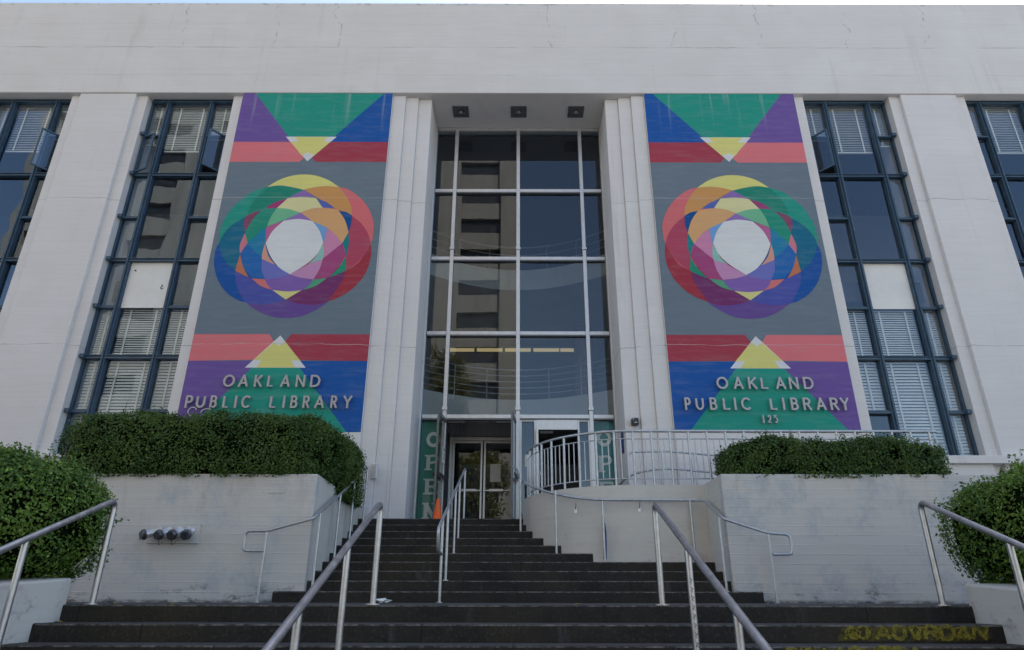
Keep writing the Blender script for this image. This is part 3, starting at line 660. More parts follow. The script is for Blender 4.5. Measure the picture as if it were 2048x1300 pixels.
ROS = [
 ((100, 74, 142), [(245, 865), (262, 1000), (330, 1115), (430, 1190), (540, 1235), (650, 1247), (780, 1233), (900, 1180), (1000, 1110), (1085, 1000), (1130, 880), (690, 600, c_)]),
 ((12, 80, 152), [(112, 645), (75, 760), (80, 860), (115, 960), (180, 1045), (255, 1095), (320, 1118), (430, 1137), (550, 1128), (655, 1097, c_), (690, 600, c_), (300, 500)]),
 ((72, 82, 160), [(245, 865, c_), (255, 980), (320, 1117, c_), (430, 1137), (550, 1128), (655, 1097, c_), (550, 1020, c_), (385, 925, c_)]),
 ((158, 50, 66), [(1345, 640, c_), (1350, 720), (1325, 830), (1270, 930), (1180, 1020), (1090, 1075), (1000, 1110), (900, 1137), (800, 1135), (720, 1120), (655, 1097, c_), (700, 600, c_)]),
 ((114, 50, 102), [(655, 1097, c_), (720, 1120), (800, 1136), (900, 1136), (1000, 1110, c_), (1075, 1005), (1120, 930), (1140, 868, c_), (1000, 920), (785, 1020, c_)]),
 ((208, 104, 108), [(1090, 183, c_), (1160, 200), (1250, 260), (1320, 345), (1365, 450), (1368, 540), (1345, 640), (1250, 790), (1145, 858, c_), (750, 620, c_)]),
 ((172, 68, 92), [(1190, 412, c_), (1270, 480), (1325, 565), (1345, 640, c_), (1300, 725), (1225, 805), (1145, 858, c_), (1145, 745), (1150, 600), (1165, 520)]),
 ((198, 142, 82), [(805, 205, c_), (880, 185), (985, 174), (1090, 185, c_), (1150, 260), (1185, 340), (1192, 412, c_), (1055, 355), (915, 270)]),
 ((208, 203, 118), [(505, 182, c_), (600, 125), (700, 92), (800, 80), (900, 90), (1000, 125), (1090, 184, c_), (985, 174), (880, 185), (800, 205, c_), (700, 182), (600, 170)]),
 ((0, 143, 126), [(505, 182, c_), (390, 220), (280, 295), (195, 385), (140, 480), (115, 570), (112, 645, c_), (140, 580), (215, 495), (325, 428, c_), (500, 350), (690, 270), (800, 205, c_), (700, 182), (600, 170)]),
 ((4, 128, 108), [(505, 182, c_), (420, 260), (365, 345), (345, 402, c_), (480, 350), (665, 275, c_), (740, 235), (800, 205, c_), (700, 182), (600, 170)]),
 ((0, 102, 132), [(112, 645, c_), (145, 577), (220, 492), (325, 426, c_), (322, 540), (290, 660), (285, 740), (247, 862, c_), (190, 815), (140, 745)]),
 ((136, 104, 170), [(665, 275, c_), (740, 236), (805, 205, c_), (860, 240), (905, 270, c_), (780, 262)]),
 ((152, 60, 112), [(485, 357, c_), (560, 310), (665, 275, c_), (620, 320), (585, 355, c_), (530, 355)]),
 ((130, 70, 98), [(325, 425, c_), (380, 395), (450, 372, c_), (390, 440), (325, 548, c_), (315, 480)]),
 ((80, 98, 172), [(912, 280, c_), (985, 305), (1055, 355, c_), (1000, 352), (955, 352, c_)]),
 ((6, 76, 138), [(1083, 372, c_), (1145, 385), (1192, 412, c_), (1187, 480), (1165, 548, c_), (1135, 450)]),
 ((0, 122, 128), [(1165, 550, c_), (1170, 620), (1160, 690), (1145, 745, c_), (1130, 680), (1112, 640, c_)]),
 ((0, 134, 108), [(1145, 740, c_), (1147, 858, c_), (1080, 890), (1005, 918, c_), (1090, 830)]),
 ((74, 154, 120), [(870, 935, c_), (990, 922, c_), (900, 985), (800, 1018, c_)]),
 ((204, 199, 126), [(545, 1018, c_), (655, 1097, c_), (790, 1018, c_), (670, 1030)]),
 ((204, 112, 112), [(380, 925, c_), (490, 932, c_), (515, 980), (550, 1020, c_), (450, 985)]),
 ((188, 112, 78), [(285, 730, c_), (310, 830), (355, 918, c_), (245, 865, c_)]),
 ((198, 118, 134), [(325, 556, c_), (347, 640, c_), (284, 725, c_), (284, 650)]),
 ((208, 204, 150), [(670, 275, c_), (780, 263), (900, 272, c_), (955, 352, c_), (860, 365), (770, 392, c_), (680, 364), (583, 355, c_)]),
 ((2, 138, 116), [(325, 548, c_), (400, 430), (490, 357, c_), (585, 353, c_), (530, 430), (495, 518, c_), (420, 570), (345, 640, c_)]),
 ((102, 178, 138), [(583, 354, c_), (680, 362), (775, 392, c_), (640, 452), (500, 506, c_), (535, 425)]),
 ((208, 158, 106), [(775, 390, c_), (860, 360), (960, 350), (1080, 368, c_), (1135, 450), (1165, 548, c_), (1112, 642, c_), (1050, 560), (990, 515, c_), (872, 460, c_)]),
 ((198, 128, 164), [(990, 516, c_), (1055, 565), (1114, 640, c_), (1050, 710), (958, 768, c_), (966, 640)]),
 ((140, 108, 176), [(640, 456, c_), (775, 390, c_), (872, 460, c_), (770, 445)]),
 ((10, 122, 162), [(345, 640, c_), (420, 570), (495, 510, c_), (490, 640), (462, 748, c_), (390, 702)]),
 ((22, 100, 168), [(286, 722, c_), (345, 642, c_), (400, 705), (464, 752, c_), (455, 840), (490, 930, c_), (375, 918, c_), (310, 830)]),
 ((104, 110, 182), [(462, 766, c_), (570, 815, c_), (690, 892, c_), (600, 925), (490, 935, c_), (458, 850)]),
 ((124, 94, 166), [(488, 935, c_), (600, 920), (690, 893, c_), (800, 925), (880, 932, c_), (845, 980), (790, 1020, c_), (670, 1031), (545, 1018, c_), (508, 978)]),
 ((160, 68, 118), [(1113, 640, c_), (1143, 735, c_), (1080, 835), (1003, 920, c_), (880, 935, c_), (930, 850), (955, 766, c_)]),
 ((190, 134, 176), [(688, 893, c_), (850, 805, c_), (957, 766, c_), (930, 850), (880, 932, c_), (780, 920)]),
 ((180, 94, 142), [(497, 513, c_), (560, 485), (645, 457, c_), (560, 545), (490, 645, c_)]),
 ((102, 154, 206), [(870, 460, c_), (940, 490), (992, 515, c_), (965, 645, c_), (925, 550)]),
 ((132, 184, 174), [(962, 640, c_), (966, 710), (957, 768, c_), (838, 808, c_), (900, 750)]),
 ((206, 148, 130), [(490, 640, c_), (515, 740), (570, 815, c_), (460, 768, c_), (470, 700)]),
 ((208, 211, 216), [(640, 457, c_), (760, 443), (872, 460, c_), (930, 540), (960, 635, c_), (910, 730), (820, 812), (690, 892, c_), (600, 835), (530, 742), (493, 640, c_), (550, 540)]),
]
def flat_polys():
    """straight-sided fields of the left mural, in metres on the wall"""
    xl, xr, cx, cxb = -7.065, -3.225, -5.15, -5.15
    P = lambda x, y: atY(x, y, 13.27)
    zt = 12.03
    out = [(SRGB['grey'], [(xl, 3.2), (xr, 3.2), (xr, zt), (xl, zt)])]
    z284, z324, z668, z722 = 10.50, 9.90, 5.36, 4.745
    top = lambda x: (P(x, 186)[0], zt)
    out += [(SRGB['purple'], [(xl, z284), (xl, zt), (cx, zt), (cx, z284)]), (SRGB['blue'], [(xr, z284), (xr, zt), (cx, zt), (cx, z284)]),
            (SRGB['pink'], [(xl, z324), (xl, z284), (cx, z284), (P(614, 322)[0], P(614, 310)[1]), (P(597, 324)[0], z324)]), (SRGB['red'], [(xr, z324), (xr, z284), (cx, z284), (P(614, 322)[0], P(614, 310)[1]), (P(632, 324)[0], z324)]),
            (SRGB['green'], [top(511), top(768), P(612, 322)]),
            (SRGB['white'], [P(571, 274), P(673, 274), P(614, 323)]),
            (SRGB['yellow'], [P(588, 274.5), P(655, 274.5), P(646, 284), P(661, 284), P(628, 311), P(615, 306), P(602, 311), P(581, 284), P(597, 284)])]
    pk = lambda x, y: P(340 + x / 4.876, 650 + y / 4.875)
    out += [(SRGB['pink'], [(xl, z722), (xl, z668), pk(970, 92), pk(1010, 160), pk(1010, 340)]), (SRGB['red'], [(xr, z722), (xr, z668), pk(1185, 92), pk(1125, 160), pk(1100, 345)]),
            (SRGB['purple'], [(xl, 3.2), (xl, z722), (cxb + .3, z722), (cxb + .3, 3.2)]), (SRGB['blue'], [(xr, 3.2), (xr, z722), (cxb + .1, z722), (cxb + .1, 3.2)]),
            (SRGB['green'], [pk(1075, 160), (P(693, 865)[0], 3.2), (2 * pk(1030, 420)[0] - P(693, 865)[0] - .02, 3.2)]),
            (SRGB['white'], [pk(730, 420), pk(1323, 420), pk(1077, 105)]),
            (SRGB['yellow'], [pk(842, 418), pk(1222, 418), pk(1180, 348), pk(1272, 350), pk(1125, 172), pk(1108, 172), pk(1064, 208), pk(1022, 174), pk(1012, 174), pk(815, 346), pk(893, 347)])]
    return out
def mural(name, mirror, label):
    P = lambda x, y: atY(*z_(x, y), 13.27)
    layers = flat_polys() + [(c, [P(*q) for q in smooth_poly(p)]) for c, p in ROS]
    mb = MB(); cols = []
    for i, (c, pts) in enumerate(layers):
        n = len(pts); a = sum(pts[k][0] * pts[(k + 1) % n][1] - pts[(k + 1) % n][0] * pts[k][1] for k in range(n))
        if a < 0: pts = pts[::-1]
        y = 13.2712 - i * .0002
        if mirror: pts = [(-q[0], q[1]) for q in pts[::-1]]
        k0 = len(mb.v); mb.add([(q[0], y, q[1]) for q in pts], [tuple(range(n))])
        L = [v * 1.14 for v in lin(c)]; lum = .3 * L[0] + .6 * L[1] + .1 * L[2]; cols.append(tuple(min(v * .95 + lum * .05, .74) for v in L))
    root = thing(name, label, 'mural', (0, 13.27, 3.2))
    o = mb.build('painted_panel', M['mural'], root)
    at = o.data.color_attributes.new('paint', 'FLOAT_COLOR', 'CORNER')
    buf = []
    for p in o.data.polygons: buf += [(*cols[p.index], 1.0)] * p.loop_total
    at.data.foreach_set('color', np.array(buf, dtype=np.float32).ravel())
    return root
mural('mural', False, 'tall geometric mural left of the entrance, its rosette green at left and coral at right')
mural('mural', True, 'tall geometric mural right of the entrance, its rosette coral at left and green at right')

# ------------------------------------------------------------------ raised lettering
def letters(root, spec, zx, kx0):
    for ch, a, b, z0, z1, sw in spec:
        kx = kx0 if sw > .04 else .022
        mid = (z0 + z1) / 2
        xa, za = atY(zx + a / 4.876, 650 + mid / 4.875, 13.24); xb, _ = atY(zx + b / 4.876, 650 + mid / 4.875, 13.24)
        zlo = atY(zx + a / 4.876, 650 + z1 / 4.875, 13.24)[1]; zhi = atY(zx + a / 4.876, 650 + z0 / 4.875, 13.24)[1]
        wd = max(xb - xa - kx, sw); lo, hi = xa + kx / 2 + sw / 2, xa + kx / 2 + wd - sw / 2
        m = MB()
        for i, (pl_, closed) in enumerate(glyph(ch)):
            q = [(lo + p[0] * max(hi - lo, .001), zlo + sw / 2 + p[1] * (zhi - zlo - sw)) for p in pl_]
            # extend free ends by half the stroke
            if not closed and len(q) == 2:
                dx, dz = q[1][0] - q[0][0], q[1][1] - q[0][1]; l = math.hypot(dx, dz); e = sw * .45 / l
                q = [(q[0][0] - dx * e, q[0][1] - dz * e), (q[1][0] + dx * e, q[1][1] + dz * e)]
            m.strip(q, sw, 13.18 + .0015 * i, 13.225, bool(closed))
            p0 = q[len(q) // 2]; m.box(p0[0] - .008, p0[0] + .008, 13.2245, 13.262, p0[1] - .008, p0[1] + .008)   # standoff pin
        m.build('letter', M['letter'], root)
LS = .040
s1 = thing('wall_lettering', 'raised grey metal letters OAKLAND PUBLIC LIBRARY on the left mural, without a number', 'sign', (-5, 13.2, 3.6))
letters(s1, [(c, a, b, 497, 615, LS) for c, a, b in (('O', 525, 648), ('A', 675, 780), ('K', 828, 915), ('L', 955, 1025), ('A', 1085, 1185), ('N', 1232, 1330), ('D', 1372, 1478))] +
        [(c, a, b, 698, 820, LS) for c, a, b in (('P', 158, 238), ('U', 262, 360), ('B', 398, 475), ('L', 522, 592), ('I', 635, 668), ('C', 703, 808), ('L', 978, 1055), ('I', 1105, 1135), ('B', 1180, 1258), ('R', 1300, 1375), ('A', 1415, 1518), ('R', 1570, 1643), ('Y', 1690, 1785))], 340, .035)
s2 = thing('wall_lettering', 'raised grey metal letters OAKLAND PUBLIC LIBRARY 125 on the right mural', 'sign', (5, 13.2, 3.3))
letters(s2, [(c, a, b, 510, 628, LS) for c, a, b in (('O', 540, 662), ('A', 705, 808), ('K', 848, 942), ('L', 970, 1055), ('A', 1115, 1220), ('N', 1245, 1345), ('D', 1385, 1492))] +
        [(c, a, b, 710, 832, LS) for c, a, b in (('P', 232, 300), ('U', 337, 428), ('B', 475, 556), ('L', 603, 688), ('I', 712, 735), ('C', 780, 893), ('L', 1060, 1143), ('I', 1183, 1207), ('B', 1263, 1345), ('R', 1382, 1470), ('A', 1510, 1612), ('R', 1645, 1735), ('Y', 1745, 1840))] +
        [(c, a, b, 880, 958, .026) for c, a, b in (('1', 990, 1014), ('2', 1038, 1085), ('5', 1100, 1148))], 1320, .035)
m = MB(); m.strip(arc(-6.75, 3.62, .09, .09, 20, 340, 12), .02, 13.236, 13.239); m.strip(arc(-6.45, 3.6, .12, .08, 200, 20, 10), .02, 13.236, 13.239)
tag(m.build('scribble', M['bwhite']), 'small white scribble at the lower left corner of the left mural', 'graffiti')

# ------------------------------------------------------------------ OPEN banners behind the sidelights
def banner(x0, x1, mat, label, xl, z_tops, hgt):
    t = thing('open_banner', label, 'banner', ((x0 + x1) / 2, 14.75, 1.45))
    m = MB(); m.box(x0, x1, 14.75, 14.76, 1.43, 3.80); m.build('sheet', mat, t)
    for ch, zt in zip('OPEN', z_tops):
        zb = zt - hgt; a, b = xl; wd_ = .085; m = MB(); y0, y1 = 14.744, 14.7495
        if ch == 'O': m.strip(arc((a + b) / 2, (zt + zb) / 2, (b - a) / 2 - .03, hgt / 2 - .035, 0, 345, 24), .075, y0, y1, True)
        else:
            m.box(a + .02, a + .02 + wd_, y0, y1, zb, zt); m.box(a - .02, a + .15, y0 - .0005, y1, zb, zb + .032); m.box(a - .02, a + .12, y0 - .0005, y1, zt - .032, zt)
            if ch == 'P': m.strip([(a + .1, zt - .02)] + arc(b - .13, zt - hgt * .27, .10, hgt * .22, 80, -80, 10) + [(a + .1, zt - hgt * .53)], .05, y0 - .001, y1)
            if ch == 'E':
                m.box(a + .1, b, y0 - .001, y1, zt - .045, zt); m.box(a + .1, b, y0 - .001, y1, zb, zb + .045); m.box(a + .1, b - .08, y0 - .001, y1, (zt + zb) / 2 - .02, (zt + zb) / 2 + .02)
                m.box(b - .04, b, y0 - .0015, y1, zb, zb + .09); m.box(b - .04, b, y0 - .0015, y1, zt - .09, zt); m.box(b - .11, b - .08, y0 - .0015, y1, (zt + zb) / 2 - .05, (zt + zb) / 2 + .05)
            if ch == 'N':
                m.box(b - .09, b - .03, y0, y1, zb, zt); m.strip([(a + .05, zt - .01), (b - .06, zb + .01)], .08, y0 - .001, y1); m.box(b - .12, b, y0 - .0005, y1, zt - .032, zt)
        m.build('letter', M['bwhite'], t)
banner(-2.20, -1.70, M['bannerg'], 'green OPEN banner behind the glass left of the open doors, white letters stacked', (-2.07, -1.76), (3.55, 3.03, 2.50, 1.98), .34)
banner(1.71, 2.20, M['bannert'], 'teal OPEN banner behind the glass right of the doors, partly hidden by the railing', (1.80, 2.12), (3.60, 3.02, 2.44, 1.86), .37)

# ------------------------------------------------------------------ handrails
def posts(root, plist, r, mat, plate=True):
    for (x, y, z0, z1) in plist:
        m = MB(); m.tube([(x, y, z0), (x, y, z1)], r, 12)
        if plate: m.tube([(x, y, z0), (x, y, z0 + .012)], r * 2.1, 12)
        m.build('post', mat, root)
# two big pipe rails in the middle of the lower flight
for sx, lab in ((-1, 'thick galvanised pipe handrail running down toward the camera left of centre'), (1, 'thick galvanised pipe handrail running down toward the camera right of centre')):
    x = sx * 1.31; t = thing('handrail', lab, 'handrail', (x, 6.45, 0), 'pipe handrails of the lower flight')
    sl = RISE / TR
    m = MB(); m.tube(fillet([(x, 6.45, .012), (x, 6.45, .90), (x, 3.4, .90 - 3.05 * sl)], .10, 8), .028, 14); m.tube([(x, 6.45, 0), (x, 6.45, .012)], .07, 14); m.build('rail', M['steel'], t)
    for y in (5.33, 4.28): posts(t, [(x, y, -RISE * math.ceil((6.4 - y) / TR), .90 - (6.45 - y) * sl - .02)], .026, M['steel'])
q = MB(); random.seed(4)
for k_ in range(9):
    zz = .20 - .062 * k_; q.strip([(1.302 + random.uniform(-.004, .004), zz), (1.318, zz - .012), (1.303, zz - .024), (1.317 + random.uniform(-.004, .004), zz - .036)], .004, 5.302, 5.306)
q.build('scrawl', M['ink'], t)
for sx, lab in ((-1, 'galvanised pipe handrail at the far left end of the lower steps, against the left bush'), (1, 'scratched galvanised pipe handrail at the far right of the lower steps, against the right bush')):
    x = sx * 3.84; t = thing('handrail', lab, 'handrail', (x, 6.42, 0), 'pipe handrails of the lower flight')
    m = MB(); m.tube(fillet([(x, 6.43, .012), (x, 6.43, .92), (x, 3.4, .92 - 3.03 * sl)], .10, 8), .027, 14); m.tube([(x, 6.43, 0), (x, 6.43, .012)], .06, 14); m.build('rail', M['steel'], t)
    for y in (5.38, 4.3): posts(t, [(x, y, -RISE * math.ceil((6.4 - y) / TR), .92 - (6.43 - y) * sl - .02)], .025, M['steel'])
# left stair rail
t = thing('handrail', 'slim grey handrail on the left planter wall, ending in a loop at the landing', 'handrail', (-2.85, 11, 0))
m = MB(); m.tube(fillet([(-3.02, 12.95, 2.40), (-2.86, 12.6, 2.37), (-2.84, 11.0, 1.70), (-2.88, 9.62, 1.10), (-3.50, 9.57, .92), (-3.80, 9.57, .92), (-3.80, 9.57, .655), (-3.51, 9.57, .655)], .075, 6), .021, 10); m.build('rail', M['railgrey'], t)
posts(t, [(-3.505, 9.575, 0, .925), (-2.85, 9.80, .285 - .14, 1.185), (-2.84, 10.75, .568 - .0, 1.60), (-2.845, 11.62, .852, 1.96), (-2.855, 12.56, 1.278, 2.35)], .019, M['railgrey'])
# centre stair rail
t = thing('handrail', 'slim grey handrail down the middle of the upper stairs', 'handrail', (-1.02, 11, 0))
m = MB(); m.tube(fillet([(-1.02, 12.95, 2.34), (-1.02, 12.80, 2.37), (-1.02, 8.95, .94), (-1.02, 8.80, .88), (-1.02, 8.86, .62), (-1.02, 9.25, .60)], .07, 6), .021, 10); m.build('rail', M['railgrey'], t)
posts(t, [(-1.02, 12.83, 1.42, 2.36), (-1.02, 11.75, .994, 1.97), (-1.02, 11.05, .71, 1.71), (-1.02, 9.95, .284, 1.30), (-1.02, 9.28, 0, 1.05)], .019, M['railgrey'])
# right stair rail along the curved wall
t = thing('handrail', 'slim grey handrail following the curved ramp wall, looped end', 'handrail', (1.5, 11, 0))
cv = curve_pts(off=-.11)
path = [(cv[0][0] - .08, 12.85, 2.42)]
for (a, b) in cv[1:-1]:
    u = min(max((12.75 - b) / 2.05, 0), 1); path.append((a, b, 2.36 - .87 * (u ** .85)))
path = path[:20] + [(1.25, path[22][1] - .06, 1.50), (2.80, 10.62, 1.49), (2.90, 10.45, 1.46), (2.91, 9.62, 1.10), (3.49, 9.55, .90), (3.79, 9.55, .88), (3.79, 9.55, .62), (3.52, 9.55, .62)]
m = MB(); m.tube(fillet(path, .07, 4), .021, 10); m.build('rail', M['railgrey'], t)
posts(t, [(.05, 12.0, 1.136 - .14, 2.13), (.62, 11.02, .568, 1.70), (1.34, 10.66, .426, 1.50), (2.72, 10.62, .426, 1.49), (2.91, 9.83, .142, 1.2), (3.49, 9.555, 0, .90)], .019, M['railgrey'])
for (bx, by) in ((.93, 10.87), (1.93, 10.735)):
    m = MB(); m.box(bx - .022, bx + .022, by - .012, by + .02, 1.32, 1.41); m.tube([(bx, by, 1.38), (bx, by - .07, 1.40), (bx, by - .09, 1.46)], .010, 8); m.build('bracket', M['railgrey'], t)

# guardrail on the curved wall
t = thing('guardrail', 'grey steel guardrail with thin bars on top of the curved ramp wall', 'railing', (2, 11, 1.745))
gv = curve_pts(n=40, off=.09)[2:]; gv = [(a, b) for a, b in gv] + [(3.4 + .3 * i, 10.82) for i in range(13)]
def resample(pts, step):
    out = [pts[0]]; acc = 0
    for p, q in zip(pts[:-1], pts[1:]):
        L = math.hypot(q[0] - p[0], q[1] - p[1]); s_ = step - acc
        while s_ <= L: out.append((p[0] + (q[0] - p[0]) * s_ / L, p[1] + (q[1] - p[1]) * s_ / L)); s_ += step
        acc = (acc + L) % step
    return out
ZT = 2.645
m = MB(); m.tube([(a, b, ZT) for a, b in gv], .024, 8); m.build('top_rail', M['railgrey'], t)
m = MB(); m.tube([(a, b, ZT - .13) for a, b in gv], .011, 6); m.tube([(a, b, 1.86) for a, b in gv], .011, 6); m.build('cross_rail', M['railgrey'], t)
bars = resample(gv, .31 / 3)
for i, (a, b) in enumerate(bars):
    m = MB()
    if i % 3 == 0: m.tube([(a, b, 1.72), (a, b, ZT)], .021, 8); m.build('post', M['railgrey'], t)
    else: m.tube([(a, b, 1.86), (a, b, ZT - .13)], .0095, 6); m.build('baluster', M['railgrey'], t)
# inner ramp rail
t = thing('handrail', 'double grey handrail on the far side of the ramp, behind the guardrail', 'handrail', (3, 12.6, 1.42))
m = MB(); m.tube(fillet([(2.12, 12.6, 1.45), (2.12, 12.6, 2.66), (2.9, 12.62, 2.68), (7.2, 12.6, 2.30)], .13, 6), .021, 10)
m.tube(fillet([(1.98, 13.35, 2.10), (2.15, 12.75, 2.26), (2.75, 12.6, 2.36), (7.2, 12.6, 1.96)], .3, 6), .021, 10); m.build('rail', M['railgrey'], t)
posts(t, [(2.78, 12.61, 1.40, 2.67), (3.4, 12.61, 1.3, 2.62), (4.6, 12.61, 1.2, 2.52)], .022, M['railgrey'])

# ------------------------------------------------------------------ small things
t = thing('hose_inlet', 'four-way chrome fire hose inlet on the front of the left planter', 'hydrant', (-4.9, 9.79, .8))
m = MB(); m.box(-5.27, -4.54, 9.775, 9.80, .765, 1.035); m.build('plate', M['planter'], t, .006)
for i, (x, dx) in enumerate(((-5.10, -.11), (-4.97, -.03), (-4.82, .0), (-4.68, .05))):
    a = Vector((x, 9.775, .93)); b = Vector((x + dx - .02, 9.62, .875)); dd = (b - a).normalized()
    m = MB(); m.tube([a, a + dd * .02, a + dd * .021, b], [.075, .075, .062, .060], 16); o = m.build('inlet', M['alu'], t)
    m = MB(); m.tube([b, b + dd * .02, b + dd * .021, b + dd * .055], [.074, .074, .068, .055], 16)
    for k in range(3):
        q = k * 2.1 + i; e = Vector((math.cos(q), 0, math.sin(q))) * .07 + b + dd * .02; m.tube([b + dd * .02, e], .013, 6)
    if i in (1, 2): m.tube([b + Vector((0, -.01, -.05)), b + Vector((.02, -.0, -.14)), b + Vector((.06, 0, -.10))], .007, 6)
    m.build('cap', M['brass'], o)
t = thing('traffic_cone', 'small orange cone standing at the top of the stairs by the left open door', 'traffic cone', (-1.56, 13.2, 1.42))
m = MB(); m.tube([(-1.56, 13.2, 1.445), (-1.56, 13.2, 1.46), (-1.56, 13.2, 1.86)], [.098, .092, .028], 24); m.build('cone', M['orange'], t)
m = MB(); m.box(-1.70, -1.42, 13.06, 13.34, 1.422, 1.446); m.build('base', M['orange'], t, .006)
t = thing('intercom_box', 'small black intercom box on the right entrance pilaster', 'intercom', (2.45, 13.4, 3.44))
m = MB(); m.box(2.37, 2.515, 13.33, 13.485, 3.385, 3.53); m.build('housing', M['black'], t, .02)
m = MB(); m.box(2.42, 2.475, 13.326, 13.332, 3.42, 3.437); m.build('label_strip', M['bwhite'], t)
m = MB(); m.tube([(2.40, 13.322, 3.50), (2.40, 13.333, 3.50)], .011, 10); m.build('lens', M['alu'], t)
t = thing('junction_box', 'tall grey junction box on the wall at the top of the left handrail', 'junction box', (-2.9, 13.3, 2.4))
m = MB(); m.box(-2.95, -2.83, 13.24, 13.344, 2.26, 2.56); m.build('box', M['facade'], t, .008); m = MB(); m.box(-2.94, -2.84, 13.234, 13.2401, 2.28, 2.54); m.build('cover', M['railgrey'], t, .003)
t = thing('door_notice', 'small printed paper notice taped to the left open door', 'notice', (*P1(.3, -.05), 2.9))
a, b = P1(.12, .028), P1(.36, .028); a2, b2 = P1(.12, .030), P1(.36, .030)
m = MB(); m.prism([a, b, b2, a2], 2.78, 3.14); m.build('sheet', M['paper'], t)
m = MB()
for k, zz in enumerate((3.09, 3.055, 3.0, 2.965, 2.93, 2.90, 2.87)):
    p, q, p2, q2 = P1(.15, .0301), P1(.33 - .03 * (k % 3), .0301), P1(.15, .0306), P1(.33 - .03 * (k % 3), .0306); m.prism([p, q, q2, p2], zz, zz + (.018 if k < 2 else .008))
m.build('print', M['ink'], t)
m = MB(); m.box(-.68, -.42, 16.285, 16.29, 2.68, 3.12); tag(m.build('poster', M['paper']), 'plain pale poster on the glass of the inner right door', 'notice')
m = MB(); m.box(.16, .30, 14.64, 14.66, 2.75, 3.02); tag(m.build('poster', M['paper']), 'white notice on the narrow fixed pane beside the right doorway', 'notice')
m = MB(); m.box(2.22, 2.244, 13.75, 13.95, 2.9, 3.35); tag(m.build('wall_sign', M['blues'], None, .004), 'small dark blue sign plate on the right reveal of the entrance', 'sign')
m = MB(); vv = []
for k in range(26): vv.append((-1.52 + rng.normal(0, .06), 8.2 + rng.normal(0, .12), .004 + abs(rng.normal(0, .022))))
m.add(vv, [(i, i + 1, i + 2) for i in range(0, 24, 2)]); tag(m.build('crumpled_paper', M['paper']), 'crumpled white scrap of paper lying on the landing left of centre', 'litter')
for i, (x, y, z) in enumerate(((-3.96, 6.2, -.138), (-3.75, 6.6, .004), (-3.2, 6.55, .004), (.55, 6.55, .004))):
    m = MB(); m.add([(x - .04, y, z), (x, y - .025, z + .01), (x + .045, y, z + .004), (x, y + .02, z + .012)], [(0, 1, 2, 3)])
    tag(m.build('fallen_leaf', M['yleaf']), 'small yellow fallen leaf lying on the dark steps', 'leaf', 'fallen leaves on the steps')

# ------------------------------------------------------------------ foliage
def leaf_mesh(name, P, Nrm, size, mat, parent):
    n = len(P); Nrm = Nrm + rng.normal(0, .55, (n, 3)); Nrm /= np.linalg.norm(Nrm, axis=1)[:, None]
    t = rng.normal(0, 1, (n, 3)); t -= (t * Nrm).sum(1)[:, None] * Nrm; t /= np.linalg.norm(t, axis=1)[:, None]; b = np.cross(Nrm, t)
    L = (size * rng.uniform(.6, 1.3, n))[:, None]; W = L * .3
    a = P - t * L * .5; c = P + t * L * .5; mid = P + Nrm * L * .10
    V = np.stack([a, mid + b * W, c, mid - b * W], 1).reshape(-1, 3)
    me = bpy.data.meshes.new(name); off = np.array(worldloc(parent))
    me.vertices.add(4 * n); me.vertices.foreach_set('co', (V - off).astype(np.float32).ravel())
    me.loops.add(4 * n); me.loops.foreach_set('vertex_index', np.arange(4 * n, dtype=np.int32))
    me.polygons.add(n); me.polygons.foreach_set('loop_start', np.arange(0, 4 * n, 4, dtype=np.int32))
    me.materials.append(mat); me.update(calc_edges=True)
    o = bpy.data.objects.new(name, me); COL.objects.link(o); o.parent = parent; return o
def lump(P, s=1.0): return (np.sin(P[:, 0] * 4.1 * s + 1) * np.sin(P[:, 1] * 3.7 * s + 2) * np.sin(P[:, 2] * 4.9 * s) + .5 * np.sin(P[:, 0] * 9.3 * s + P[:, 2] * 7.1 * s) * np.sin(P[:, 1] * 8.2 * s + 1.3))
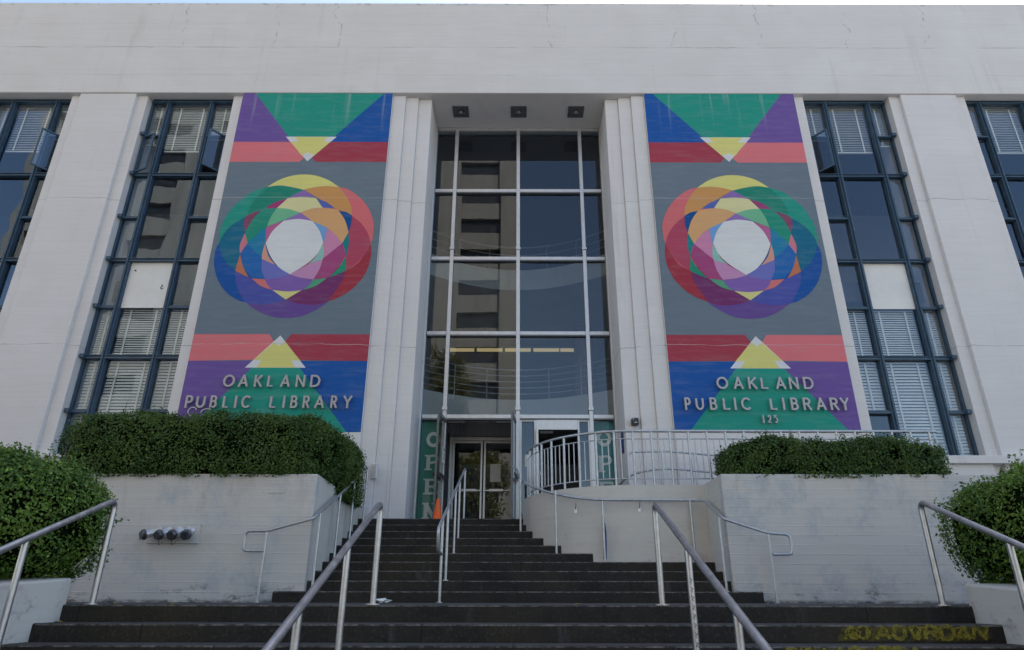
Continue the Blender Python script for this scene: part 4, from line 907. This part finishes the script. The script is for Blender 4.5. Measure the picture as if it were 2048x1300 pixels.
def hedge(name, label, c, h, pw, n, size, mat, cut_below, top_sprigs=0, amp=.05, group=None):
    """superellipsoid shrub, centre c, half sizes h, exponent pw"""
    c = np.array(c); h = np.array(h)
    root = thing(name, label, 'hedge' if name == 'hedge' else 'bush', (c[0], c[1], cut_below), group)
    def surf(u): return u / ((np.abs(u) ** pw).sum(1) ** (1 / pw))[:, None]
    # sample uniformly over the box faces, then pull on to the superellipsoid
    ar = np.array([h[1] * h[2], h[0] * h[2], h[0] * h[1]]); ax = rng.choice(3, n * 2, p=ar / ar.sum())
    u = rng.uniform(-1, 1, (n * 2, 3)); u[np.arange(n * 2), ax] = rng.choice([-1, 1], n * 2)
    s = surf(u); Nn = np.sign(s) * np.abs(s) ** (pw - 1) / h; Nn /= np.linalg.norm(Nn, axis=1)[:, None]
    P = c + s * h; P = P + Nn * (amp * lump(P) + np.where(rng.uniform(0, 1, n * 2) < .68, rng.normal(-.03, .032, n * 2), rng.uniform(-.17, -.05, n * 2)))[:, None]
    gap = np.sin(P[:, 0] * 7.3 + 2 * np.sin(P[:, 2] * 5.1)) * np.sin(P[:, 2] * 8.9 + 1.7 * np.sin(P[:, 0] * 4.3)) * np.sin(P[:, 1] * 6.1 + 1)
    k = (P[:, 2] > cut_below) & (P[:, 1] < c[1] + h[1] * .7) & (rng.uniform(0, 1, len(P)) > np.clip(gap * 1.7 - .2, 0, .8)); P, Nn = P[k][:n], Nn[k][:n]
    if top_sprigs:                      # shoots that stand out of the clipped face
        ii = rng.choice(len(P), top_sprigs); Q = []; QN = []
        for i in ii:
            if Nn[i][2] < -.3: continue
            d_ = Nn[i] * .7 + np.array([rng.normal(0, .3), rng.normal(0, .3), .5]); d_ /= np.linalg.norm(d_); Ls = rng.uniform(.05, .15)
            for t_ in np.linspace(.1, 1, 8): Q.append(P[i] + d_ * Ls * t_ + rng.normal(0, .012, 3)); QN.append(rng.normal(0, 1, 3))
        P = np.vstack([P, np.array(Q)]); Nn = np.vstack([Nn, np.array(QN)])
    leaf_mesh('foliage', P, Nn, size, mat, root)
    # solid near-black hull; the shade between the leaves is put into its colour
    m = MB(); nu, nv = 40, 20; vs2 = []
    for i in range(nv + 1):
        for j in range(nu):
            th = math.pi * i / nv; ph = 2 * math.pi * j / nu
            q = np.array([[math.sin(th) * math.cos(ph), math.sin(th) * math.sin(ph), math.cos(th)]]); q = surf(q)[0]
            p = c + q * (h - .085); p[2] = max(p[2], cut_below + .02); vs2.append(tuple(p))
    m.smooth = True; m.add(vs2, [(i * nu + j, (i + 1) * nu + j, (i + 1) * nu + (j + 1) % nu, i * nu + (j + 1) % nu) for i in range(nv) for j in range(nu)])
    m.build('dark_core', M['core'], root)
    return root
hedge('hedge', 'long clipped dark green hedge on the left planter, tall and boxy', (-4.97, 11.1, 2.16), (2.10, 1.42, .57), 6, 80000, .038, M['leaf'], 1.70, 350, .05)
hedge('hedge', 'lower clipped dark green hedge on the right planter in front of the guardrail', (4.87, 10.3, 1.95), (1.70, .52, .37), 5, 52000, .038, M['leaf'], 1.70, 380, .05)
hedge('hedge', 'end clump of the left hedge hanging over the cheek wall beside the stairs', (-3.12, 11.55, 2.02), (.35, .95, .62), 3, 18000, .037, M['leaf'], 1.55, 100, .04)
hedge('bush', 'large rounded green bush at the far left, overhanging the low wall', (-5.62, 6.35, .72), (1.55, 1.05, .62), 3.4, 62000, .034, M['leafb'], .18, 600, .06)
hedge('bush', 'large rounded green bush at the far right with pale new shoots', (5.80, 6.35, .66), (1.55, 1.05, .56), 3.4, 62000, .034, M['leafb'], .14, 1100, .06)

# ------------------------------------------------------------------ across the street: what the glass mirrors
tw = thing('tower_block', 'tall brown concrete tower across the street, mirrored in the library glass', 'building', (-22, -26, -1.4))
m = MB(); m.box(-46, 0, -40, -26, -1.4, 62)
XB = [-45.3 + 7.6 * i for i in range(6)]
for xb in XB: m.box(xb - 1.9, xb + 1.7, -26.0, -25.2, -1.4, 62)
for k in range(18):
    z = 1.0 + 3.3 * k
    for xb in XB: m.box(xb + 1.701, xb + 5.699 if xb < -7.5 else -1.7, -25.999, -25.5, z, z + 1.75)
m.box(-1.699, 0, -25.999, -25.2, -1.4, 62)
m.build('wall', M['tower'], tw)
for k in range(18):
    z = 1.0 + 3.3 * k + 1.76
    m = MB()
    for xb in XB: m.box(xb + 1.702, (xb + 5.698) if xb < -7.5 else -1.701, -25.998, -25.9, z, z + 1.53)
    m.build('window_band', M['towerwin'], tw)
def tree(label, x, y, h, zc, rad, hh, n, trunk_r):
    root = thing('street_tree', label, 'tree', (x, y, -1.42))
    m = MB(); m.tube([(x, y, -1.42), (x + .1, y, zc - hh * .6), (x - .05, y + .1, zc), (x, y, zc + hh * .6)], [trunk_r, trunk_r * .75, trunk_r * .5, trunk_r * .15], 10)
    for k in range(9):
        a = k * 2.4; z0 = zc - hh * .6 + k * hh * .12; m.tube([(x, y, z0), (x + math.cos(a) * rad * .45, y + math.sin(a) * rad * .45, z0 + .5), (x + math.cos(a) * rad * .8, y + math.sin(a) * rad * .8, z0 + 1.1)], [trunk_r * .4, trunk_r * .22, .02], 6)
    m.build('trunk', M['bark'], root)
    cl = rng.normal(0, 1, (60, 3)); cl /= np.linalg.norm(cl, axis=1)[:, None]; cl *= (rng.uniform(.3, 1, 60) ** .5)[:, None]
    cl = cl * np.array([rad, rad, hh]) + np.array([x, y, zc])
    k = rng.integers(0, 60, n); P = cl[k] + rng.normal(0, .30, (n, 3)); leaf_mesh('crown', P, rng.normal(0, 1, (n, 3)), .20, M['treeleaf'], root)
tree('tall street tree with loose olive crown, mirrored at the left of the entrance glass', -4.9, -9.0, 14, 10.2, 1.7, 4.8, 14000, .22)
tree('small street tree mirrored in the inner entrance doors', -2.5, -7.5, 9, 6.3, 1.8, 2.6, 9000, .14)
